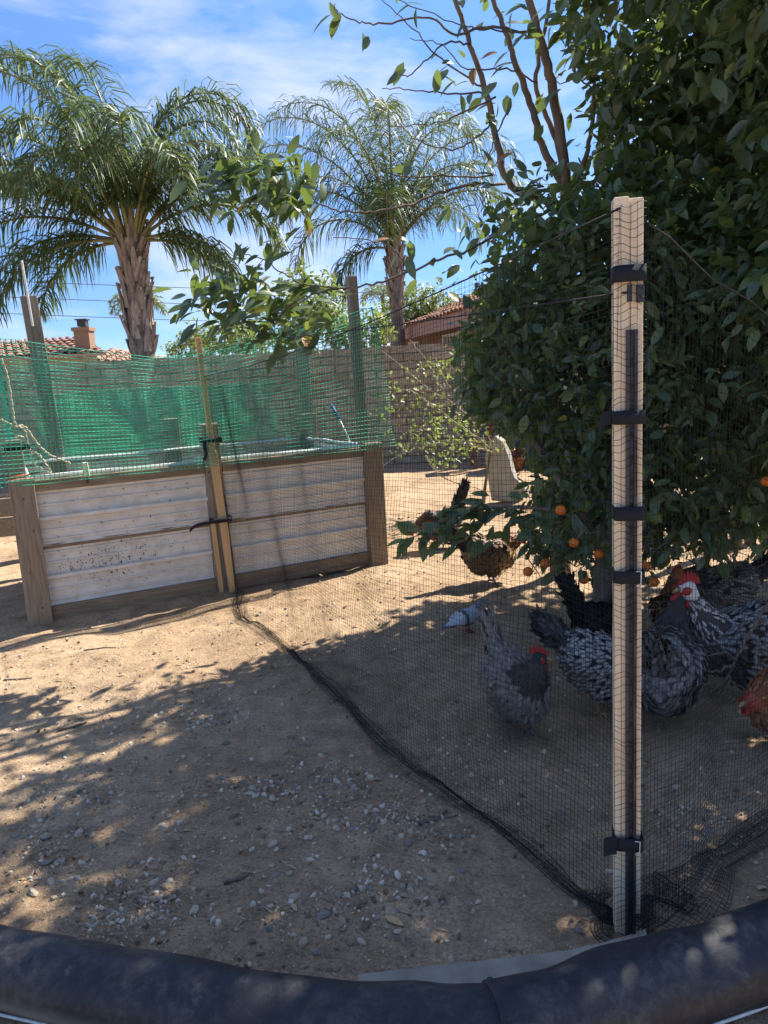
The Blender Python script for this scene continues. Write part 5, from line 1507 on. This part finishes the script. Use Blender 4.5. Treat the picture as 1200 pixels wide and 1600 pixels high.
def hen(pos, heading, scale, label, pal, head=(.165, .43), turn=0.0, tail=1.0, fluff=1.0, comb=1.0, legs=True, name='hen', leg_mat=None, cat='hen', group='hens in the yard', step=0.0, nf=1300, legz=0.0, fs=.74):
    """pal: dict(body, edge, neck, neck_edge, tail, tail_edge, breast) base colours"""
    W = thing(name, label, cat, pos, heading, group)
    WM = world_of(W) @ Matrix.Scale(scale, 4)
    hx, hz = head; f = fluff
    mb = MB()
    mb.ellipsoid((0, 0, .215), (.15 * f, .105 * f, .112 * f))
    mb.ellipsoid((.075, 0, .20), (.10, .092 * f, .10 * f))
    mb.ellipsoid((-.095, 0, .235), (.10 * f, .09 * f, .11 * f))
    mb.ellipsoid((-.05, 0, .16), (.10 * f, .085 * f, .085 * f))
    for k in range(5):
        t = k / 4
        mb.ellipsoid((-.15 - .10 * t, 0, .27 + .13 * tail * t), (.06 * (1 - .3 * t), .05 * (1 - .55 * t), .07 * (1 - .25 * t)), rot_y(-.5))
    # neck chain from the breast up to the head
    b0 = V((.105, 0, .265)); h0 = V((hx, 0, hz))
    ht = V((hx, 0, hz)); ht = b0 + (Quaternion((0, 0, 1), turn) @ (h0 - b0))
    for k in range(7):
        t = k / 6
        c = b0.lerp(ht, t) + V((.02 * math.sin(math.pi * t), 0, 0))
        r_ = lerp(.068 * f, .030, t ** .8)
        mb.ellipsoid(tuple(c), (r_, r_ * .92, r_ * 1.15))
    hd = Quaternion((0, 0, 1), turn) @ V((1, 0, 0))
    mb.ellipsoid(tuple(ht + hd * .006), (.036, .029, .030))
    for s in (-1, 1):
        mb.ellipsoid((-.015, s * .086 * f, .235), (.125, .03, .072), rot_y(.15))
        mb.ellipsoid((.005, s * .05, .125), (.05, .042, .06))
    me = remeshed(mb, .0085)
    me.name = 'body'
    n = len(me.vertices); co = np.empty(n * 3, np.float32); me.vertices.foreach_get('co', co); co = co.reshape(-1, 3)
    no = np.empty(n * 3, np.float32); me.vertices.foreach_get('normal', no); no = no.reshape(-1, 3)

    def region(p):
        tailm = (p[:, 0] < -.15) & (p[:, 2] > .25)
        d = p - np.array(tuple(b0)); ax = np.array(tuple((ht - b0).normalized()))
        s = d @ ax
        neckm = (s > .0) & (p[:, 0] > .055) & (p[:, 2] > .23) & ~tailm
        headm = np.linalg.norm(p - np.array(tuple(ht)), axis=1) < .042
        breast = (p[:, 0] > .03) & (p[:, 2] < .23)
        return tailm, neckm, headm, breast
    tm, nm, hm, bmk = region(co)
    colr = np.tile(np.array(pal['edge']), (n, 1)).astype(float)
    colr[bmk] = pal.get('breast', pal['body']); colr[nm] = pal['neck_edge']; colr[tm] = pal['tail_edge']; colr[hm] = pal.get('head', pal['neck'])
    a = me.attributes.new('col', 'FLOAT_COLOR', 'POINT')
    a.data.foreach_set('color', np.concatenate([colr, np.ones((n, 1))], 1).astype(np.float32).ravel())
    me.materials.clear(); me.materials.append(M_FEATHER)
    for p_ in me.polygons: p_.use_smooth = True
    link('body', me, W, WM)
    # feathers laid along the body
    cand = np.where(~hm & (co[:, 2] > .07))[0]
    pk = rng.choice(cand, min(nf, len(cand)), replace=False)
    P = co[pk].astype(float); Nn = no[pk].astype(float)
    tm, nm, hm2, bmk = region(P)
    flow = np.tile([-1.0, 0, -.28], (len(P), 1))
    ax = np.array(tuple((ht - b0).normalized()))
    flow[nm] = -ax + np.array([-.25, 0, -.1]); flow[tm] = np.array([-.62, 0, .78 * tail]); flow[bmk] = np.array([-.7, 0, -.6])
    flow += rng.normal(0, .26, flow.shape)
    flow -= Nn * np.sum(flow * Nn, 1, keepdims=True); flow /= np.linalg.norm(flow, axis=1, keepdims=True) + 1e-9
    tilt = rng.uniform(.05, .34, (len(P), 1)); dirs = flow + Nn * tilt
    L = fs * np.where(tm, .085, np.where(nm, .042, .050)) * rng.uniform(.6, 1.35, len(P))
    Wd = fs * np.where(tm, .026, np.where(nm, .015, .034)) * rng.uniform(.85, 1.15, len(P))
    Fm = frames(dirs, Nn)
    # template: 9 verts, centre + edges
    tv = np.array([(0, 0, 0), (.30, -.38, -.04), (.30, 0, .05), (.30, .38, -.04), (.70, -.5, -.06), (.68, 0, .05), (.70, .5, -.06), (.93, -.28, -.05), (.93, .28, -.05), (1.0, 0, -.03), (.50, 0, .06), (.86, 0, .03)])
    tt = np.array([(0, 1, 2), (0, 2, 3), (1, 4, 10), (1, 10, 2), (3, 2, 10), (3, 10, 6), (4, 5, 10), (10, 5, 6), (4, 7, 11), (4, 11, 5), (6, 5, 11), (6, 11, 8), (7, 9, 11), (11, 9, 8)])
    edge = np.array([.3, 1, 0, 1, 1, 0, 1, 1, 1, 1, 0, .15])
    tvs = tv[None] * np.stack([L, Wd, L * .6], -1)[:, None, :]
    vs = np.einsum('nij,nkj->nki', Fm, tvs) + (P + Nn * .0015)[:, None, :]
    ce = np.tile(pal['body'], (len(P), 1)).astype(float); ed = np.tile(pal['edge'], (len(P), 1)).astype(float)
    for msk, c1, c2 in ((bmk, pal.get('breast', pal['body']), pal.get('breast_edge', pal['edge'])), (nm, pal['neck'], pal['neck_edge']), (tm, pal['tail'], pal['tail_edge'])):
        ce[msk] = c1; ed[msk] = c2
    jitter = rng.uniform(.75, 1.25, (len(P), 1)); ce *= jitter
    cv = ce[:, None, :] * (1 - edge)[None, :, None] + ed[:, None, :] * edge[None, :, None]
    fq_ = (tt[None] + (np.arange(len(P)) * len(tv))[:, None, None]).reshape(-1, 3)
    o = link('plumage', mesh_np('plumage', vs.reshape(-1, 3), fq_, M_FEATHER, True, {'col': cv.reshape(-1, 3)}), W, WM); tag(o, kind='stuff')
    # head furniture
    hq = Quaternion((0, 0, 1), turn)

    def hp(x, y, z):
        return ht + hq @ V((x, y, z))
    bk = MB(); bk.tube([hp(.034, 0, .004), hp(.048, 0, .001), hp(.060, 0, -.008)], [.011, .0075, .0015], 8); bk.build('beak', M_BEAK, W, True, WM)
    for s in (-1, 1):
        e = MB(); e.ellipsoid(tuple(hp(.018, s * .028, .008)), (.0055, .003, .0055), seg=8, rings=6); e.build('eye', M_EYE, W, True, WM)
        fc = MB(); fc.ellipsoid(tuple(hp(.020, s * .0245, .002)), (.019, .006, .016), seg=10, rings=6); fc.build('face_patch', M_COMB, W, True, WM)
        wt = MB(); wt.ellipsoid(tuple(hp(.028, s * .010, -.034 * (.6 + .4 * comb))), (.012, .006, .022 * comb), seg=10, rings=7); wt.build('wattle', M_COMB, W, True, WM)
    cm = MB(); n5 = 6; vs = []
    for i in range(n5 * 2 + 1):
        t = i / (n5 * 2); x = .036 - .075 * t; top_ = (.026 + (.018 if i % 2 else .003) * (1 - .5 * abs(t - .4))) + .012 * comb * math.sin(math.pi * t)
        top_ = .020 + (top_ - .020) * comb
        for y, z in ((-.005, .020), (.005, .020), (.0025, top_), (-.0025, top_)):
            vs.append(tuple(hp(x, y, z)))
    q_ = [(i * 4 + j, i * 4 + (j + 1) % 4, (i + 1) * 4 + (j + 1) % 4, (i + 1) * 4 + j) for i in range(n5 * 2) for j in range(4)] + [(0, 3, 2, 1), (n5 * 8, n5 * 8 + 1, n5 * 8 + 2, n5 * 8 + 3)]
    cm.add(vs, q_); cm.build('comb', M_COMB, W, False, WM)
    if legs:
        for s in (-1, 1):
            lg = MB(); fx = step * s
            foot = V((.01 + fx, s * .05, .008 - legz))
            lg.tube([V((.0, s * .048, .12)), V((-.02 + fx * .4, s * .05, .075)), foot], [.012, .0075, .0065], 7)
            for an, ln in ((0, .055), (.55, .048), (-.55, .048), (math.pi, .024)):
                dv = V((math.cos(an), math.sin(an), 0))
                lg.tube([foot, foot + dv * ln * .55 + V((0, 0, .003)), foot + dv * ln + V((0, 0, -.004))], [.006, .0048, .002], 6)
            lg.build('leg', leg_mat or M_LEG, W, True, WM)
    return W


def G(px, py):
    p = gnd(px, py); return (p.x, p.y, g1(p.x, p.y))


GREY = dict(body=(.21, .18, .15), edge=(.13, .11, .095), neck=(.035, .032, .03), neck_edge=(.055, .047, .042), tail=(.24, .205, .17), tail_edge=(.15, .13, .11), breast=(.17, .15, .13), breast_edge=(.11, .095, .083), head=(.02, .02, .02))
LACE = dict(body=(.46, .445, .42), edge=(.02, .02, .02), neck=(.45, .44, .42), neck_edge=(.03, .03, .03), tail=(.08, .08, .08), tail_edge=(.02, .02, .02), breast=(.40, .38, .35), breast_edge=(.02, .02, .02), head=(.3, .3, .3))
BLACK = dict(body=(.018, .018, .02), edge=(.012, .012, .013), neck=(.02, .02, .022), neck_edge=(.012, .012, .013), tail=(.016, .018, .018), tail_edge=(.01, .01, .01))
BLUE_ = dict(body=(.25, .245, .245), edge=(.17, .168, .17), neck=(.05, .05, .055), neck_edge=(.03, .03, .034), tail=(.12, .12, .125), tail_edge=(.06, .06, .065), breast=(.36, .35, .34), breast_edge=(.26, .25, .24), head=(.03, .03, .032))
ROO = dict(body=(.34, .34, .33), edge=(.012, .012, .014), neck=(.60, .59, .55), neck_edge=(.06, .06, .06), tail=(.02, .022, .024), tail_edge=(.01, .01, .01), breast=(.10, .10, .10), breast_edge=(.012, .012, .013), head=(.6, .58, .52))
BROWN = dict(body=(.24, .15, .075), edge=(.10, .058, .03), neck=(.32, .13, .05), neck_edge=(.16, .06, .025), tail=(.05, .035, .025), tail_edge=(.02, .015, .012), breast=(.38, .25, .12), breast_edge=(.24, .15, .07), head=(.3, .1, .04))
SPECK = dict(body=(.30, .29, .28), edge=(.014, .014, .015), neck=(.10, .09, .08), neck_edge=(.02, .02, .02), tail=(.02, .02, .02), tail_edge=(.01, .01, .01), head=(.05, .03, .03))
RED = dict(body=(.30, .12, .045), edge=(.14, .05, .02), neck=(.36, .14, .05), neck_edge=(.18, .06, .025), tail=(.04, .025, .02), tail_edge=(.015, .012, .01), breast=(.34, .16, .07), head=(.3, .08, .04))
DARK = dict(body=(.05, .035, .028), edge=(.016, .013, .012), neck=(.16, .07, .03), neck_edge=(.05, .02, .012), tail=(.015, .016, .016), tail_edge=(.009, .009, .009), breast=(.22, .10, .045), breast_edge=(.10, .04, .02))

hen(G(808, 1140), R(-72), .92, 'grey brown hen with black neck and red comb facing the post in the shade', GREY, head=(.15, .38), tail=1.05, comb=1.05, leg_mat=M_GREYLEG, fluff=1.12, turn=.8)
hen(G(948, 1108), R(-28), .98, 'white hen laced with black pecking at the dirt behind the pine post', LACE, head=(.27, .20), tail=.55, comb=.8, step=.03)
hen(G(945, 1025), R(25), .9, 'black hen crouched by the orange tree trunk', BLACK, head=(.2, .30), tail=1.5, comb=.8, leg_mat=M_GREYLEG)
hen(G(1040, 1122), R(62), 1.12, 'big fluffy blue grey hen seen from behind beside the pine post', BLUE_, head=(.14, .40), turn=-.6, tail=.55, fluff=1.18, comb=.8, leg_mat=M_GREYLEG, legz=-.03)
hen(G(1148, 1085), R(188), 1.18, 'silver white rooster with black barred body and red comb facing the blue grey hen', ROO, head=(.19, .42), tail=1.15, comb=1.3, name='rooster', cat='rooster', group=None, fluff=.95)
hen(G(1056, 1018), R(80), .95, 'brown hen with rust red neck standing between the speckled hen and the blue grey hen', BROWN, head=(.15, .40), turn=-.7, tail=.9, comb=.8, fluff=1.02)
hen(G(1125, 975), R(176), .95, 'large dark hen with white speckles behind the silver rooster', SPECK, head=(.24, .28), tail=.5, comb=1.2, fluff=1.05)
hen(G(1232, 1165), R(200), .95, 'rusty red hen scratching at the edge of the shade in front of the silver rooster', RED, head=(.2, .24), tail=1.0, comb=.7, step=.02)
hen(G(768, 906), R(15), 1.0, 'buff brown hen half hidden under the low orange bough', BROWN, head=(.22, .30), tail=.7, comb=.8, fluff=1.05, leg_mat=M_GREYLEG)
hen(G(688, 856), R(205), .95, 'black and rust hen with raised tail behind the tip of the low bough', DARK, head=(.24, .20), tail=1.7, comb=.8, leg_mat=M_GREYLEG)
hen(G(806, 742), R(95), 1.0, 'red brown hen in the shade between the stone slab and the blue barrel', RED, head=(.16, .40), tail=1.2, comb=.8)

# pigeon
PG = thing('pigeon', 'small grey and white pigeon on the sunlit dirt between two hens', 'pigeon', G(731, 986), R(24))
WM = world_of(PG) @ Matrix.Scale(.92, 4)
mb = MB(); mb.ellipsoid((0, 0, .095), (.085, .052, .05), rot_y(-.22)); mb.ellipsoid((.055, 0, .115), (.05, .045, .048)); mb.ellipsoid((-.085, 0, .078), (.06, .036, .022), rot_y(-.25)); mb.ellipsoid((-.135, 0, .066), (.05, .026, .010), rot_y(-.2))
mb.ellipsoid((.085, 0, .145), (.026, .024, .034)); mb.ellipsoid((.10, 0, .17), (.024, .02, .021))
for s in (-1, 1): mb.ellipsoid((-.02, s * .045, .10), (.085, .014, .034), rot_y(-.2))
me = remeshed(mb, .005, 4); me.name = 'body'; n = len(me.vertices); co = np.empty(n * 3, np.float32); me.vertices.foreach_get('co', co); co = co.reshape(-1, 3)
colr = np.tile([.34, .35, .385], (n, 1)); colr[co[:, 0] > .05] = (.16, .17, .20); colr[(co[:, 0] < -.04) & (co[:, 2] > .075)] = (.48, .485, .51); colr[(np.abs(co[:, 0] + .03) < .012)] = (.08, .08, .09); colr[co[:, 2] < .07] = (.10, .10, .12)
a = me.attributes.new('col', 'FLOAT_COLOR', 'POINT'); a.data.foreach_set('color', np.concatenate([colr, np.ones((n, 1))], 1).astype(np.float32).ravel())
me.materials.clear(); me.materials.append(M_FEATHER)
for p_ in me.polygons: p_.use_smooth = True
link('body', me, PG, WM)
b = MB(); b.tube([(.118, 0, .168), (.132, 0, .164), (.142, 0, .158)], [.006, .004, .001], 7); b.build('beak', M_BLACKMETAL, PG, True, WM)
for s in (-1, 1):
    e = MB(); e.ellipsoid((.108, s * .018, .175), (.004, .002, .004), seg=8, rings=6); e.build('eye', M_EYE, PG, True, WM)
    lg = MB(); ft = V((.01, s * .02, .004)); lg.tube([(-.005, s * .02, .06), (0, s * .02, .03), ft], [.006, .004, .0035], 6)
    for an in (0, .6, -.6, math.pi): lg.tube([ft, ft + V((math.cos(an), math.sin(an), 0)) * .026], [.0033, .0015], 5)
    lg.build('leg', M_COMB, PG, True, WM)

# ------------------------------------------------------------------ stones, gravel, sticks
def stone_mesh(name, mat, sub=2, el=(1, 1, .66), rough=.2):
    bm = bmesh.new(); bmesh.ops.create_icosphere(bm, subdivisions=sub, radius=1)
    ph = [random.uniform(0, 9) for _ in range(6)]
    cuts = [V(rand_unit(1)[0]) for _ in range(7)]; cd = [random.uniform(.42, .8) for _ in range(7)]
    for v_ in bm.verts:
        p = v_.co.copy()
        for c_, d_ in zip(cuts, cd):
            k = p.dot(c_)
            if k > d_: p -= c_ * (k - d_) * .8
        p *= 1 + rough * math.sin(p.x * 3 + ph[0]) * math.sin(p.y * 3.3 + ph[1]) + rough * .6 * math.sin(p.z * 4 + ph[2])
        v_.co = V((p.x * el[0], p.y * el[1], p.z * el[2]))
    me = bpy.data.meshes.new(name); bm.to_mesh(me); bm.free(); me.materials.append(mat)
    for p_ in me.polygons: p_.use_smooth = False
    return me


def put_stone(var, x, y, s, group, lab):
    o = bpy.data.objects.new('stone', random.choice(var)); COL.objects.link(o)
    o.matrix_basis = Matrix.Translation((x, y, g1(x, y) + s * .10)) @ Matrix.Rotation(random.uniform(0, 6.3), 4, 'Z') @ Matrix.Rotation(random.uniform(-.3, .3), 4, 'X') @ Matrix.Diagonal((s * random.uniform(.8, 1.25), s * random.uniform(.7, 1), s * random.uniform(.8, 1.1), 1))
    tag(o, lab, 'stone', group)


SV = {k: [stone_mesh('stone', M_STONE[k], 2) for _ in range(5)] for k in M_STONE}
labs = {'pale': ('pale angular stone among the many scattered over the dirt', 'pale stones scattered on the dirt'), 'grey': ('dark grey stone among the paler ones scattered over the dirt', 'grey stones scattered on the dirt'), 'brown': ('dull brown stone among the paler ones scattered over the dirt', 'brown stones scattered on the dirt')}
clusters = [(60, 1310, 40, 22), (75, 1345, 40, 20), (220, 1375, 60, 22), (250, 1410, 60, 20), (190, 1425, 40, 20), (500, 1230, 40, 16), (540, 1215, 30, 16), (520, 1290, 40, 18), (400, 1240, 60, 16), (600, 1270, 40, 20), (650, 1290, 40, 16), (330, 1120, 25, 8), (420, 1235, 40, 12), (590, 1390, 40, 18), (690, 1330, 40, 16), (150, 1250, 70, 16), (480, 1420, 60, 24), (300, 1330, 80, 20), (720, 1190, 40, 24), (1110, 1280, 50, 30), (1060, 1240, 40, 40), (100, 1230, 60, 20), (560, 1450, 70, 20), (200, 1440, 60, 20), (250, 1030, 150, 40), (90, 1080, 80, 40), (430, 960, 60, 25), (600, 900, 80, 40), (640, 960, 60, 30), (330, 1110, 60, 20), (180, 1130, 90, 30), (850, 920, 60, 25)]
allc = [('pale', 105), ('grey', 32), ('brown', 26)]
for k, cnt in allc:
    for _ in range(cnt):
        if random.random() < .72:
            cx, cy, sx, sy = random.choice(clusters); px, py = random.gauss(cx, sx), random.gauss(cy, sy)
        else:
            px, py = random.uniform(-20, 930), random.uniform(1170, 1490)
        p = gnd(px, py)
        put_stone(SV[k], p.x, p.y, random.choice((.009, .010, .011, .012, .013, .015, .018)) * random.uniform(.9, 1.1), labs[k][1], labs[k][0])


def scatter_bits(n, region, smin, smax, name, clustered=.4):
    vs0 = []
    bm = bmesh.new(); bmesh.ops.create_icosphere(bm, subdivisions=1, radius=1)
    tv = np.array([tuple(v_.co) for v_ in bm.verts]); tq = np.array([[v_.index for v_ in f_.verts] for f_ in bm.faces]); bm.free()
    x = []; y = []
    while len(x) < n:
        if random.random() < clustered:
            cx, cy, sx, sy = random.choice(clusters); p = gnd(random.gauss(cx, sx * 1.1), random.gauss(cy, sy * 1.2))
        else:
            p = V(region())
        x.append(p.x); y.append(p.y)
    x = np.array(x); y = np.array(y); s = smin * (smax / smin) ** (rng.random(n) ** 2.2)
    Rm = frames(rand_unit(n), rand_unit(n))
    t = tv[None] * (1 + rng.normal(0, .18, (n, len(tv), 1))) * np.stack([rng.uniform(.7, 1.3, n), rng.uniform(.6, 1, n), rng.uniform(.4, .8, n)], -1)[:, None, :]
    v = np.einsum('nij,nkj->nki', Rm, t) * s[:, None, None]; v += np.stack([x, y, gz(x, y) + s * .25], -1)[:, None, :]
    pal = np.array([(.56, .48, .36), (.44, .36, .26), (.24, .22, .19), (.32, .23, .14), (.20, .14, .09), (.62, .55, .43), (.36, .29, .21)])
    c = pal[rng.integers(0, len(pal), n)] * rng.uniform(.8, 1.2, (n, 1))
    q_ = (tq[None] + (np.arange(n) * len(tv))[:, None, None]).reshape(-1, 3)
    o = link(name, mesh_np(name, v.reshape(-1, 3), q_, M_GRAVEL, False, {'col': np.repeat(c, len(tv), 0)})); tag(o, kind='stuff')
    o['label'] = 'small pale gravel strewn over the dry dirt'
    return o


def reg():
    Y = 1.3 + 6.2 * random.random() ** 1.25
    return (random.uniform(-.62 * Y - .1, .62 * Y + .1), Y, 0)


def reg2():
    Y = 1.3 + 3.2 * random.random() ** 1.2
    return (random.uniform(-.58 * Y, .58 * Y), Y, 0)


scatter_bits(11000, reg, .0018, .0125, 'gravel', .5)
scatter_bits(26000, reg2, .0008, .0034, 'grit', .1)
# straw, chips and leaf litter
n = 2400; px_ = np.array([reg() for _ in range(1500)] + [tuple(gnd(random.gauss(350, 260), random.gauss(1010, 70))) for _ in range(900)]); an = rng.uniform(0, 6.28, n); ln = .008 * (8 ** (rng.random(n) ** 1.6)); wd = rng.uniform(.0006, .0022, n)
big = rng.random(n) < .12; wd[big] = rng.uniform(.004, .009, big.sum()); ln[big] = rng.uniform(.018, .04, big.sum())
tv = np.array([(-.5, -.6, 0), (-.5, .6, 0), (0, 1, .8), (0, -1, .6), (.5, .5, 0), (.5, -.5, .2)]); tq = np.array([(0, 3, 2, 1), (3, 5, 4, 2)])
zz = gz(px_[:, 0], px_[:, 1])
ca, sa = np.cos(an), np.sin(an)
lx = tv[None, :, 0] * ln[:, None]; ly = tv[None, :, 1] * wd[:, None]; lz = tv[None, :, 2] * np.maximum(wd, .003)[:, None] + .003
v = np.stack([px_[:, 0:1] + lx * ca[:, None] - ly * sa[:, None], px_[:, 1:2] + lx * sa[:, None] + ly * ca[:, None], zz[:, None] + lz], -1)
pal = np.array([(.46, .36, .21), (.30, .22, .13), (.16, .12, .08), (.40, .30, .16), (.22, .15, .09)]); c = pal[rng.integers(0, 5, n)]
q_ = (tq[None] + (np.arange(n) * 6)[:, None, None]).reshape(-1, 4)
o = link('litter', mesh_np('litter', v.reshape(-1, 3), q_, M_STRAW, False, {'col': np.repeat(c, 6, 0)})); tag(o, 'bits of straw and dry leaf strewn over the dirt', kind='stuff')


def stick(p0, p1, r_, lab, bend=.01):
    a = gnd(*p0); b = gnd(*p1); pts = []
    for k in range(7):
        t = k / 6; p = a.lerp(b, t); p += V((math.sin(t * 5) * bend, math.cos(t * 4) * bend, 0)); p.z = g1(p.x, p.y) + r_ * .9; pts.append(p)
    mb = MB(); mb.tube(pts, [r_ * (1.1 - .4 * k / 6) for k in range(7)], 6)
    o = mb.build('stick', M_STICK, None, True); tag(o, lab, 'stick')


stick((655, 1300), (702, 1266), .006, 'dark dead stick resting against the gathered netting hem')
stick((668, 1283), (720, 1272), .004, 'thin pale stick lying beside the dark one at the netting hem')
stick((90, 1143), (140, 1128), .007, 'short pale stick lying on the sunlit dirt before the planter')
stick((350, 1391), (395, 1377), .006, 'stub of grey stick among the stones on the shaded dirt')
stick((5, 1072), (55, 1063), .004, 'thin dark twig on the sunlit dirt near the corner post')
stick((130, 1015), (185, 1010), .004, 'thin dark twig on the sunlit dirt under the ribbed planter')
ch_ = MB(); c = gnd(615, 1447)
vs = [(-.032, .006, 0), (-.01, -.009, .004), (.024, -.007, .003), (.034, .001, .002), (.008, .010, .007), (-.006, .004, .012)]
vs = [(c.x + a * .8 + b * .5, c.y - a * .55 + b, g1(c.x, c.y) + z_ + .004) for a, b, z_ in vs]
ch_.add(vs, None, [(0, 1, 5), (1, 2, 5), (2, 4, 5), (2, 3, 4), (4, 0, 5), (0, 4, 2), (0, 2, 1)]); o = ch_.build('wood_chip', M_LATH); tag(o, 'splintered pale wood chip on bare dirt before the black roll', 'wood chip')
# fallen dark branch propped across the rooster's feet
fb = thing('fallen_branch', 'grey dead forked branch leaning in front of the silver rooster', 'branch', tuple(gnd(1170, 1085)))
for s in ([(1200, 945, 2.75), (1165, 1000, 2.7), (1145, 1040, 2.68), (1140, 1060, 2.66), (1175, 1085, 2.6)], [(1145, 1040, 2.68), (1120, 1050, 2.66), (1085, 1045, 2.62)], [(1140, 1055, 2.66), (1120, 1075, 2.62), (1095, 1065, 2.6)], [(1150, 1030, 2.69), (1130, 1020, 2.66), (1105, 1025, 2.64)], [(1165, 1000, 2.7), (1185, 975, 2.75), (1205, 965, 2.8)], [(1142, 1062, 2.66), (1125, 1090, 2.6), (1120, 1100, 2.6)]):
    limb([at(*p) for p in s], .007, .0025, 'twig', M_STICK, fb, 5, 5, .003)
